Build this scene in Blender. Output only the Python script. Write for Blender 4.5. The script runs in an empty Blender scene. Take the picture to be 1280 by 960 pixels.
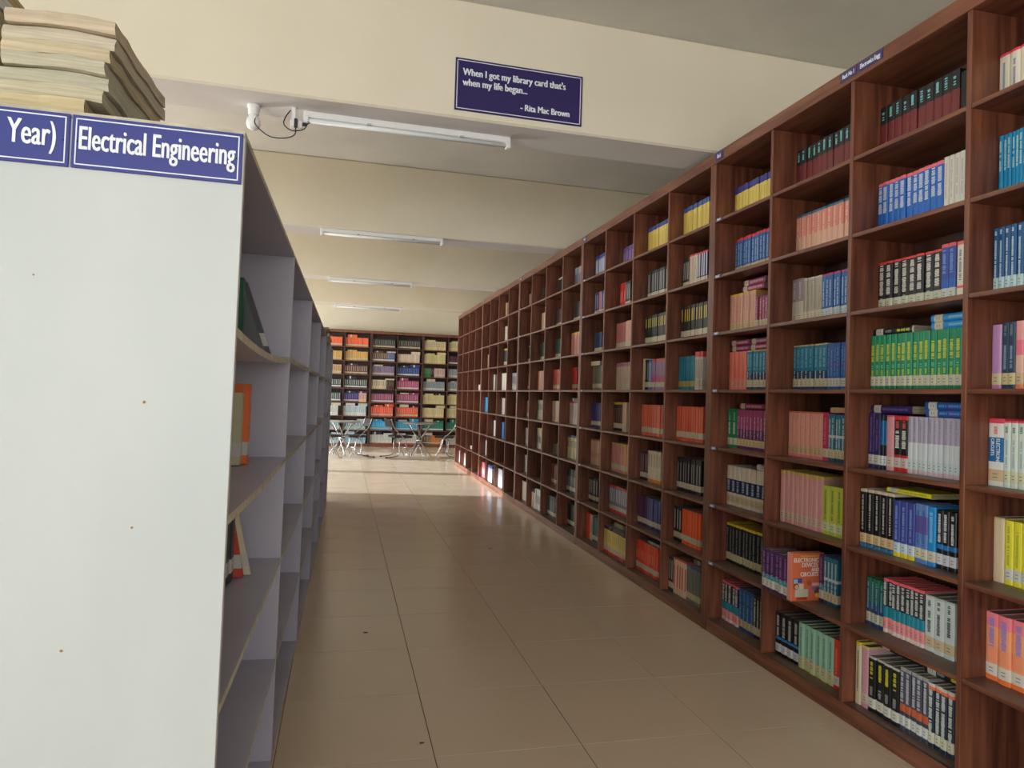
import bpy, math, random
from mathutils import Matrix, Vector
random.seed(7)
C = bpy.context.scene.collection
SC = bpy.context.scene
PI = math.pi

# ------------------------------------------------------------------ camera
YAW, PITCH, ROLL, CAMH, FPX = 0.2635, 0.0172, 0.0319, 1.4056, 888.74
fw = Vector((math.sin(YAW)*math.cos(PITCH), math.cos(YAW)*math.cos(PITCH), math.sin(PITCH)))
rt = fw.cross(Vector((0, 0, 1))).normalized(); up = rt.cross(fw)
r2 = rt*math.cos(ROLL)+up*math.sin(ROLL); u2 = -rt*math.sin(ROLL)+up*math.cos(ROLL)
cam = bpy.data.cameras.new('camera'); cam.sensor_width = 36; cam.lens = 36*FPX/1280
cam.clip_start = .02; cam.clip_end = 200
co = bpy.data.objects.new('camera', cam); C.objects.link(co); SC.camera = co
co.matrix_world = Matrix(((r2.x, u2.x, -fw.x, 0), (r2.y, u2.y, -fw.y, 0), (r2.z, u2.z, -fw.z, CAMH), (0, 0, 0, 1)))

# ------------------------------------------------------------------ world, lights, exposure
SC.view_settings.view_transform = 'Standard'; SC.view_settings.look = 'None'
SC.view_settings.gamma = 1; SC.view_settings.use_curve_mapping = False
SC.view_settings.exposure = -0.07
W = bpy.data.worlds.new('world'); SC.world = W; W.use_nodes = True
bgn = W.node_tree.nodes['Background']; bgn.inputs[0].default_value = (.62, .78, 1, 1); bgn.inputs[1].default_value = 1.6
def area(name, loc, dirv, sx, sy, power, col):
    l = bpy.data.lights.new(name, 'AREA'); l.shape = 'RECTANGLE'; l.size = sx; l.size_y = sy; l.energy = power; l.color = col
    o = bpy.data.objects.new(name, l); C.objects.link(o); o.location = loc
    o.rotation_euler = Vector(dirv).to_track_quat('-Z', 'Z').to_euler(); return o
COOL = (.90, .95, 1.0); NEUT = (1.0, .97, .92)
# daylight through the windows behind the camera, the left wall's windows and the far left windows
area('daylight_rear_window', (-.9, -6.75, 1.75), (0.03, 1, 0), 7.6, 1.9, 315, (.97, .98, .98))
area('daylight_left_window', (-5.75, -1.2, 1.8), (1, 0.1, .22), 6.4, 1.7, 470, COOL)
area('daylight_middle_window', (-5.75, 6.6, 1.8), (1, 0, .22), 4.6, 1.7, 400, NEUT)
area('daylight_far_window', (-5.75, 12.7, 1.75), (1, 0, -.12), 2.6, 1.9, 300, COOL)
area('daylight_far_corner_window', (-5.75, 16.3, 1.75), (1, 0, -.12), 4.2, 1.9, 520, COOL)
sun = bpy.data.lights.new('sun', 'SUN'); sun.energy = 9; sun.angle = math.radians(1.0); sun.color = (.86, .93, 1)
so = bpy.data.objects.new('sun', sun); C.objects.link(so)
so.rotation_euler = Vector((1, -.225, -.30)).to_track_quat('-Z', 'Z').to_euler()

# ------------------------------------------------------------------ materials
def lin(c):
    c = c/255.
    return c/12.92 if c <= .04045 else ((c+.055)/1.055)**2.4
def L3(c): return (lin(c[0]), lin(c[1]), lin(c[2]), 1)
MC = {}
def mat(name, col, rough=.6, metal=0, noise=0, nscale=(8, 8, 8), col2=None, bump=0, spec=.5, bscale=None):
    if name in MC: return MC[name]
    m = bpy.data.materials.new(name); m.use_nodes = True; nt = m.node_tree; b = nt.nodes['Principled BSDF']
    b.inputs['Roughness'].default_value = rough; b.inputs['Metallic'].default_value = metal
    b.inputs['Specular IOR Level'].default_value = spec
    b.inputs['Base Color'].default_value = L3(col)
    if col2 or bump:
        tc = nt.nodes.new('ShaderNodeTexCoord'); mp = nt.nodes.new('ShaderNodeMapping')
        mp.inputs['Scale'].default_value = nscale
        nt.links.new(tc.outputs['Object'], mp.inputs['Vector'])
        nz = nt.nodes.new('ShaderNodeTexNoise'); nz.inputs['Scale'].default_value = 1; nz.inputs['Detail'].default_value = 5
        nt.links.new(mp.outputs[0], nz.inputs['Vector'])
        if col2:
            rp = nt.nodes.new('ShaderNodeValToRGB'); rp.color_ramp.elements[0].color = L3(col); rp.color_ramp.elements[1].color = L3(col2)
            rp.color_ramp.elements[0].position = .35; rp.color_ramp.elements[1].position = .68
            nt.links.new(nz.outputs[0], rp.inputs[0]); nt.links.new(rp.outputs[0], b.inputs['Base Color'])
        if bump:
            bp = nt.nodes.new('ShaderNodeBump'); bp.inputs['Strength'].default_value = bump; bp.inputs['Distance'].default_value = .01
            nt.links.new(nz.outputs[0], bp.inputs['Height']); nt.links.new(bp.outputs[0], b.inputs['Normal'])
    MC[name] = m; return m
def paper(col, rough=.45):
    return mat('print_%02x%02x%02x' % tuple(col), col, rough)
M_paint = mat('cream_wall_paint', (220, 211, 188), .85, nscale=(1.1, 1.1, 1.1), col2=(228, 219, 198), bump=.25)
M_slab = mat('grey_white_ceiling_paint', (206, 204, 196), .9, nscale=(1.3, 1.3, 1.3), col2=(220, 218, 208), bump=.8)
M_soffit = mat('grey_beam_soffit_paint', (214, 210, 206), .9, nscale=(1.5, 1.5, 1.5), col2=(222, 218, 214), bump=.5)
M_grout = mat('grout', (112, 96, 80), .8)
def wood(name, c1, c2, sc):
    m = mat(name, c1, .42, nscale=sc, col2=c2, bump=.12); return m
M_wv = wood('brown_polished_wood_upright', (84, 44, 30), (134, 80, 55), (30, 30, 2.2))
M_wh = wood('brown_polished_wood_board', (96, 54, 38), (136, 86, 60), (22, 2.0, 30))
M_wb = wood('dark_frame_shaded_back_wood', (60, 36, 27), (86, 52, 38), (30, 14, 2))  # back panels darkened to paint in shelf shade; far frames are dark wood
M_wd = wood('dusty_board_wood', (92, 72, 62), (112, 88, 76), (14, 3, 20))
M_lam = mat('shade_toned_laminate', (168, 164, 178), .34, nscale=(2, 2, 2), col2=(180, 176, 190))  # same laminate as the end, colour darkened for shade between the shelves
M_lamend = mat('pale_laminate_end', (182, 188, 186), .42, nscale=(3, 3, 1.2), col2=(190, 195, 192))
M_edge = mat('raw_board_edge', (196, 190, 172), .7, nscale=(20, 20, 20), col2=(166, 156, 138))
M_chrome = mat('chrome', (176, 178, 182), .2, 1)
M_black = mat('black_upholstery', (28, 27, 30), .5)
M_rub = mat('black_rubber', (20, 20, 20), .7)
M_white = mat('white_plastic', (232, 232, 228), .4)
M_tube = mat('frosted_tube_glass', (226, 230, 230), .3)
M_wire = mat('black_wire', (26, 22, 22), .6)
M_page = mat('page_edges', (188, 176, 150), .85, nscale=(3, 300, 3), col2=(150, 138, 116))
M_pagegrey = mat('grey_page_edges', (150, 142, 128), .85, nscale=(3, 400, 3), col2=(118, 110, 100))

# floor tile: glossy beige, faint tone change from tile to tile
def tile_material():
    m = bpy.data.materials.new('glossy_beige_vitrified_tile'); m.use_nodes = True; nt = m.node_tree; b = nt.nodes['Principled BSDF']
    tc = nt.nodes.new('ShaderNodeTexCoord'); nz = nt.nodes.new('ShaderNodeTexNoise'); nz.inputs['Scale'].default_value = 2.2; nz.inputs['Detail'].default_value = 4
    nt.links.new(tc.outputs['Object'], nz.inputs['Vector'])
    rp = nt.nodes.new('ShaderNodeValToRGB'); rp.color_ramp.elements[0].color = L3((206, 185, 160)); rp.color_ramp.elements[1].color = L3((216, 196, 171))
    nt.links.new(nz.outputs[0], rp.inputs[0]); nt.links.new(rp.outputs[0], b.inputs['Base Color'])
    nz2 = nt.nodes.new('ShaderNodeTexNoise'); nz2.inputs['Scale'].default_value = 3; nz2.inputs['Detail'].default_value = 6
    nt.links.new(tc.outputs['Object'], nz2.inputs['Vector'])
    mr = nt.nodes.new('ShaderNodeMapRange'); mr.inputs['To Min'].default_value = .14; mr.inputs['To Max'].default_value = .30
    nt.links.new(nz2.outputs[0], mr.inputs['Value']); nt.links.new(mr.outputs[0], b.inputs['Roughness'])
    return m
M_tile = tile_material()

# ------------------------------------------------------------------ mesh helpers
class MB:
    def __init__(s): s.v = []; s.f = []; s.m = []; s.mats = []; s.c = []; s.smooth = []
    def mi(s, m):
        if m not in s.mats: s.mats.append(m)
        return s.mats.index(m)
    def face(s, pts, m, sm=False):
        n = len(s.v); s.v += [tuple(p) for p in pts]; s.f.append(tuple(range(n, n+len(pts)))); s.m.append(s.mi(m)); s.smooth.append(sm)
    def box(s, x0, x1, y0, y1, z0, z1, m, ms=None):
        P = [(x0, y0, z0), (x1, y0, z0), (x1, y1, z0), (x0, y1, z0), (x0, y0, z1), (x1, y0, z1), (x1, y1, z1), (x0, y1, z1)]
        n = len(s.v); s.v += P
        for k, q in (('-z', (3, 2, 1, 0)), ('+z', (4, 5, 6, 7)), ('-y', (0, 1, 5, 4)), ('+x', (1, 2, 6, 5)), ('+y', (2, 3, 7, 6)), ('-x', (3, 0, 4, 7))):
            s.f.append(tuple(n+i for i in q)); s.m.append(s.mi((ms or {}).get(k, m))); s.smooth.append(False)
    def bbox(s, x0, x1, y0, y1, z0, z1, m, b=.003, ms=None):
        # box with chamfered edges
        n = len(s.v); X = (x0, x0+b, x1-b, x1); Y = (y0, y0+b, y1-b, y1); Z = (z0, z0+b, z1-b, z1)
        idx = {}
        def V(i, j, k):
            if (i, j, k) not in idx: idx[(i, j, k)] = len(s.v); s.v.append((X[i], Y[j], Z[k]))
            return idx[(i, j, k)]
        def F(q, mm): s.f.append(tuple(V(*p) for p in q)); s.m.append(s.mi(mm)); s.smooth.append(False)
        g = ms or {}
        F([(0, 1, 1), (0, 1, 2), (0, 2, 2), (0, 2, 1)], g.get('-x', m)); F([(3, 1, 1), (3, 2, 1), (3, 2, 2), (3, 1, 2)], g.get('+x', m))
        F([(1, 0, 1), (2, 0, 1), (2, 0, 2), (1, 0, 2)], g.get('-y', m)); F([(1, 3, 1), (1, 3, 2), (2, 3, 2), (2, 3, 1)], g.get('+y', m))
        F([(1, 1, 0), (1, 2, 0), (2, 2, 0), (2, 1, 0)], g.get('-z', m)); F([(1, 1, 3), (2, 1, 3), (2, 2, 3), (1, 2, 3)], g.get('+z', m))
        for a in (0, 3):
            ai = 1 if a == 0 else 2
            for c in (0, 3):
                ci = 1 if c == 0 else 2
                q = [(a, ci, 1), (a, ci, 2), (ai, c, 2), (ai, c, 1)]; F(q if (a == 0) != (c == 0) else q[::-1], m)
                q = [(a, 1, ci), (a, 2, ci), (ai, 2, c), (ai, 1, c)]; F(q[::-1] if (a == 0) != (c == 0) else q, m)
                q = [(1, a, ci), (2, a, ci), (2, ai, c), (1, ai, c)]; F(q if (a == 0) != (c == 0) else q[::-1], m)
                for e in (0, 3):
                    ei = 1 if e == 0 else 2
                    q = [(a, ci, ei), (ai, c, ei), (ai, ci, e)]
                    F(q if ((a == 0)+(c == 0)+(e == 0)) % 2 == 1 else q[::-1], m)
    def tube(s, pts, r, m, n=8):
        pts = [Vector(p) for p in pts]; rings = []
        pu = None
        for i, p in enumerate(pts):
            d = ((pts[min(i+1, len(pts)-1)]-p).normalized()+(p-pts[max(i-1, 0)]).normalized())
            d = d.normalized() if d.length > 1e-6 else Vector((0, 0, 1))
            ref = pu if pu is not None else (Vector((0, 0, 1)) if abs(d.z) < .9 else Vector((1, 0, 0)))
            a = d.cross(ref).normalized(); b_ = a.cross(d).normalized(); pu = b_
            base = len(s.v)
            for k in range(n):
                t = 2*PI*k/n; s.v.append(tuple(p+a*math.cos(t)*r+b_*math.sin(t)*r))
            rings.append(base)
        for i in range(len(rings)-1):
            for k in range(n):
                k2 = (k+1) % n
                s.f.append((rings[i]+k, rings[i]+k2, rings[i+1]+k2, rings[i+1]+k)); s.m.append(s.mi(m)); s.smooth.append(True)
        s.f.append(tuple(rings[0]+k for k in range(n))[::-1]); s.m.append(s.mi(m)); s.smooth.append(False)
        s.f.append(tuple(rings[-1]+k for k in range(n))); s.m.append(s.mi(m)); s.smooth.append(False)
    def lathe(s, prof, m, n=24, c=(0, 0)):
        rows = []
        for r, z in prof:
            base = len(s.v)
            for k in range(n): s.v.append((c[0]+r*math.cos(2*PI*k/n), c[1]+r*math.sin(2*PI*k/n), z))
            rows.append(base)
        for i in range(len(rows)-1):
            for k in range(n):
                k2 = (k+1) % n
                s.f.append((rows[i]+k, rows[i]+k2, rows[i+1]+k2, rows[i+1]+k)); s.m.append(s.mi(m)); s.smooth.append(True)
        s.f.append(tuple(rows[0]+k for k in range(n))[::-1]); s.m.append(s.mi(m)); s.smooth.append(False)
        s.f.append(tuple(rows[-1]+k for k in range(n))); s.m.append(s.mi(m)); s.smooth.append(False)
    def mesh(s, name):
        me = bpy.data.meshes.new(name); me.from_pydata(s.v, [], s.f)
        for m in s.mats: me.materials.append(m)
        me.polygons.foreach_set('material_index', s.m); me.polygons.foreach_set('use_smooth', s.smooth)
        me.update(); return me
    def obj(s, name, parent=None):
        o = bpy.data.objects.new(name, s.mesh(name)); C.objects.link(o)
        if parent: o.parent = parent
        return o
def link(name, me, parent=None, mw=None):
    o = bpy.data.objects.new(name, me); C.objects.link(o)
    if parent: o.parent = parent
    if mw is not None: o.matrix_world = mw
    return o
def tag(o, label, cat, group=None):
    o['label'] = label; o['category'] = cat
    if group: o['group'] = group
    return o
def empty(name, mw, label, cat, group=None):
    o = bpy.data.objects.new(name, None); C.objects.link(o); o.matrix_world = mw; o.empty_display_size = .1
    return tag(o, label, cat, group)
def struct(o): o['kind'] = 'structure'; return o
def text_mesh(name, body, size, m, depth=.0006, sx=1, bold=0, align='LEFT', spacing=1.0):
    cu = bpy.data.curves.new(name, 'FONT'); cu.body = body; cu.size = size; cu.extrude = depth; cu.align_x = align
    cu.resolution_u = 3; cu.space_line = spacing
    t = bpy.data.objects.new(name, cu); C.objects.link(t)
    dg = bpy.context.evaluated_depsgraph_get(); me0 = bpy.data.meshes.new_from_object(t.evaluated_get(dg))
    bpy.data.objects.remove(t)
    V = []; F = []
    for q, dx in enumerate((0, -bold, bold)):
        b0 = len(V)
        V += [(v.co.x*sx+dx, v.co.y+(0, .3, -.3)[q]*bold, v.co.z+(0, .00004, .00008)[q]) for v in me0.vertices]
        F += [tuple(b0+k for k in p.vertices) for p in me0.polygons]
        if not bold: break
    me = bpy.data.meshes.new(name); me.from_pydata(V, [], F); me.materials.append(m); me.update()
    return me

# ------------------------------------------------------------------ the room
ZB, ZC = 3.0, 3.69
XL, XR, YB, YE = -5.6, 5.2, -6.6, 18.95
TH = .0306
def rotz(a): return Matrix.Rotation(a, 4, 'Z')
mb = MB(); mb.box(XL-.2, XR+.2, YB-.2, YE+.2, -.12, -.0035, M_grout); fl = struct(mb.obj('floor'))
# tiles of 60 cm, laid parallel to the bookcases, each one a piece of the floor
TX, TY = .4974, 3.3471
tm = MB(); g = .0016
tm.bbox(g, .6-g, g, .6-g, -.0035, 0, M_tile, .0008)
tme = tm.mesh('floor_tile')
MT = Matrix.Translation((TX, TY, 0)) @ rotz(-TH)
def in_room(i, j):
    p = MT @ Vector((i*.6+.3, j*.6+.3, 0)); return p
for i in range(-3, 4):
    for j in range(-4, 9):
        dz = random.uniform(-.0004, 0)
        o = link('tile', tme, fl, MT @ Matrix.Translation((i*.6, j*.6, dz)))
rest = MB()
for i in range(-14, 14):
    for j in range(-14, 30):
        if -3 <= i < 4 and -4 <= j < 9: continue
        p = in_room(i, j)
        if p.x < XL+.1 or p.x > XR-.1 or p.y < YB+.1 or p.y > YE-.1: continue
        q = [MT @ Vector((i*.6+a*.6+(g if a == 0 else -g), j*.6+b*.6+(g if b == 0 else -g), 0)) for a, b in ((0, 0), (1, 0), (1, 1), (0, 1))]
        rest.face(q, M_tile)
        for k in range(4):
            a_, b_ = q[k], q[(k+1) % 4]
            rest.face([a_, (a_.x, a_.y, -.0035), (b_.x, b_.y, -.0035), b_], M_tile)
ro = rest.obj('floor_tiling', fl); ro['kind'] = 'stuff'
mb = MB(); mb.box(XL-.2, XR+.2, YB-.2, YE+.2, ZC, ZC+.15, M_slab); ceil = struct(mb.obj('ceiling'))
mb = MB(); mb.box(XR, XR+.2, YB-.2, YE+.2, -.1, ZC, M_paint); struct(mb.obj('wall_right'))
mb = MB(); mb.box(XL-.2, XR+.2, YE, YE+.2, -.1, ZC, M_paint); struct(mb.obj('wall_back'))
def wall_with_openings(name, ops, along, fixed, thick, lo, hi, zlo, zhi):
    mb = MB()
    def bx(a0, a1, z0, z1):
        if along == 'y': mb.box(min(fixed, fixed+thick), max(fixed, fixed+thick), a0, a1, z0, z1, M_paint)
        else: mb.box(a0, a1, min(fixed, fixed+thick), max(fixed, fixed+thick), z0, z1, M_paint)
    c = lo
    for a0, a1 in ops: bx(c, a0, -.1, ZC); bx(a0, a1, -.1, zlo); bx(a0, a1, zhi, ZC); c = a1
    bx(c, hi, -.1, ZC); return struct(mb.obj(name))
wall_with_openings('wall_left', [(-4.4, 2.0), (4.3, 8.9), (11.45, 14.0), (14.3, 18.4)], 'y', XL, -.12, YB-.2, YE+.2, .85, 2.7)
wall_with_openings('wall_front', [(-4.7, 2.9)], 'x', YB, -.12, XL-.2, XR+.2, .85, 2.7)
mb = MB(); mb.box(-9.4, -9.2, -8, 10.9, -.1, 4.6, M_paint); struct(mb.obj('sun_blocker_outside'))  # unseen wall added outside to keep the sun out of the nearer windows
# cross beams (drawn with a lighter face and a greyer soffit)
def beam(n, y0, y1):
    mb = MB(); mb.bbox(XL, XR, y0, y1, ZB, ZC, M_paint, .012, {'-z': M_soffit}); o = mb.obj('trim_%d' % n); struct(o); return o
for n, (a, b) in enumerate([(4.025, 4.397), (7.19, 7.545), (10.24, 10.6), (13.35, 13.7)]): beam(n+1, a, b)

# ------------------------------------------------------------------ sheet: the wooden bookcases on the right
BX, BY, BROT, BT = 2.63254, 13.94591, -.028421, -.003778
MR = Matrix.Translation((BX, BY, 0)) @ rotz(BROT) @ Matrix.Rotation(BT, 4, 'Y')
LL, Z0, PP, DEP, TD = 2.49525, .0765, .3524, .35, .022
CW = LL/4
def bookcase(mw, ncol, cw, label, group, seam=.034):
    E = empty('bookcase', mw, label, 'bookcase', group); Lw = ncol*cw
    top = Z0+8*PP
    a = MB(); a.bbox(0, DEP, 0, seam, 0, top, M_wv, .0015); sm = a.mesh('side_panel')
    s1 = link('side_panel', sm, E); s2 = link('side_panel', sm, E); s2.location = (0, Lw-seam, 0)
    a = MB(); a.bbox(.001, DEP-.012, -TD/2, TD/2, Z0-.0, top-.001, M_wv, .0015); dm = a.mesh('divider')
    for k in range(1, ncol): d = link('divider', dm, E); d.location = (0, k*cw, 0)
    a = MB(); a.bbox(-.004, DEP, .0005, Lw-.0005, top, top+.07, M_wh, .003); a.obj('top_board', E)
    a = MB(); a.bbox(0.002, .022, seam, Lw-seam, 0, Z0, M_wh, .002); a.obj('plinth', E)
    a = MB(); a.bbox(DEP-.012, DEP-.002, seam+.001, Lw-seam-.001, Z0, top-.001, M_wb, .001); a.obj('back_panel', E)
    shm = {}
    for k in range(ncol):
        y0 = k*cw+(seam if k == 0 else TD/2)+.0005; y1 = (k+1)*cw-(seam if k == ncol-1 else TD/2)-.0005
        w = round(y1-y0, 4)
        if w not in shm:
            a = MB(); a.bbox(.003, DEP-.0125, 0, w, -.019, 0, M_wh, .002, {'+z': M_wd}); shm[w] = a.mesh('shelf')
        for r in range(0, 8):
            o = link('shelf', shm[w], E); o.location = (0, y0, Z0+r*PP)
    return E
ordn = ['first', 'second', 'third', 'fourth', 'fifth', 'sixth', 'seventh', 'eighth']
UL = {4: 'nearest tall brown bookcase on the right, packed with textbooks in every compartment',
      3: 'second tall brown bookcase from the near end, each bay part filled with books',
      2: 'third tall brown wooden bookcase along the right side, with a few books per compartment',
      1: 'fourth tall brown bookcase on the right, almost empty but for some white books',
      0: 'farthest tall brown bookcase in the right-hand run, its bays empty, at the aisle end'}
for k in range(5):
    bookcase(MR @ Matrix.Translation((0, -(k+1)*LL, 0)), 4, CW, UL[k], 'tall wooden bookcases in the right-hand run')
# far bookcases against the back wall
FY = 18.5
def MF(x): return Matrix.Translation((x, FY, 0)) @ rotz(-PI/2)
# local +y runs to world +x, local +x runs to world +y
MFB = Matrix(((0, 1, 0, 0), (1, 0, 0, FY), (0, 0, 1, 0), (0, 0, 0, 1)))
FX = [-.09, 1.24, 2.57]
FL = ['left tall dark bookcase on the back wall, orange books on its top shelf',
      'middle tall dark bookcase on the back wall, bright blue books low down behind the chair',
      'right tall dark bookcase on the back wall, cream books and green books low down']
def bookcase_far(x0, label):
    # own builder with x across and y deep (no mirrored matrices)
    E = empty('bookcase', Matrix.Translation((x0, FY, 0)), label, 'bookcase', 'tall bookcases on the back wall')
    Lw, cw, top, s = 1.33, .665, Z0+8*PP, .028
    a = MB(); a.bbox(0, s, 0, DEP, 0, top, M_wb, .0015); sm = a.mesh('side_panel')
    link('side_panel', sm, E); q = link('side_panel', sm, E); q.location = (Lw-s, 0, 0)
    a = MB(); a.bbox(cw-.011, cw+.011, 0, DEP-.012, Z0, top-.001, M_wb, .0015); a.obj('divider', E)
    a = MB(); a.bbox(.0005, Lw-.0005, -.004, DEP, top, top+.07, M_wh, .003); a.obj('top_board', E)
    a = MB(); a.bbox(s, Lw-s, .002, .022, 0, Z0, M_wh, .002); a.obj('plinth', E)
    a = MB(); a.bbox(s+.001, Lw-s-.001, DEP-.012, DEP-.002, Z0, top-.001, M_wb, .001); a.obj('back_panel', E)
    a = MB(); a.bbox(0, cw-s-.012, .003, DEP-.0125, -.019, 0, M_wh, .002); m_ = a.mesh('shelf')
    for k in range(2):
        for r in range(8):
            o = link('shelf', m_, E); o.location = (s+.0005 if k == 0 else cw+.0115, 0, Z0+r*PP)
for x, l in zip(FX, FL): bookcase_far(x, l)

# small shelf tags and bay signs on the bookcases
M_sblue = mat('sign_blue', (44, 52, 128), .35); M_swhite = mat('sign_white', (222, 228, 232), .4); M_spurple = mat('sign_purple', (44, 32, 92), .3)
M_tagw = mat('tag_dark_blue', (60, 56, 104), .4)
def plate(mw, w, h, body, size, m, label, cat, group, name, sx=.62):
    # plate in local y (towards -y = to the right in the view) and z; faces -x
    E = empty(name, mw, label, cat, group)
    a = MB(); a.bbox(-.003, 0, -w, 0, 0, h, m, .0006); a.obj('plate', E)
    me = text_mesh('lettering', body, size, M_swhite, .0004, sx, .0005)
    o = link('lettering', me, E)
    xs = [v.co.x for v in me.vertices]; wd = max(xs)-min(xs)
    o.matrix_local = Matrix.Translation((-.0035, -(w-wd)/2, h*.26)) @ Matrix(((0, 0, -1, 0), (-1, 0, 0, 0), (0, 1, 0, 0), (0, 0, 0, 1)))
    return E
top = Z0+8*PP
for k in range(1, 5):
    far = k < 3
    y = -k*LL-.01
    if k < 4 or True:
        plate(MR @ Matrix.Translation((-.0045, y-.02, top+.012)), .09, .05, 'Rack', .036, M_tagw, 'small blue sign at the top left corner of the %s bookcase from near' % ordn[4-k], 'sign', 'rack signs on the bookcase tops', 'rack_sign')
plate(MR @ Matrix.Translation((-.0045, -11.152, top+.02)), .107, .042, 'Rack No 1', .03, M_tagw, 'small blue sign, left of the pair on the nearest bookcase fascia', 'sign', 'rack signs on the bookcase tops', 'rack_sign')
plate(MR @ Matrix.Translation((-.0045, -11.270, top+.02)), .15, .042, 'Electronics Engg', .03, M_tagw, 'longer blue sign, right of the pair on the nearest bookcase fascia', 'sign', 'rack signs on the bookcase tops', 'rack_sign')
for k in (4, 3, 2, 1):
    for r in range(1, 8):
        plate(MR @ Matrix.Translation((.0025, -k*LL-.036, Z0+(8-r)*PP-.0185)), .085, .018, 'Shelf-%d' % r, .022, M_tagw,
              'tiny tag on the %s shelf edge down, left end of the %s bookcase from near' % (ordn[r-1], ordn[4-k]), 'tag', 'shelf tags on the right-hand bookcases', 'shelf_tag', .8)

# ------------------------------------------------------------------ books
K = dict
CR = (206, 196, 168); WH = (214, 218, 216); BK = (30, 32, 38); PK = (226, 150, 140)
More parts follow.
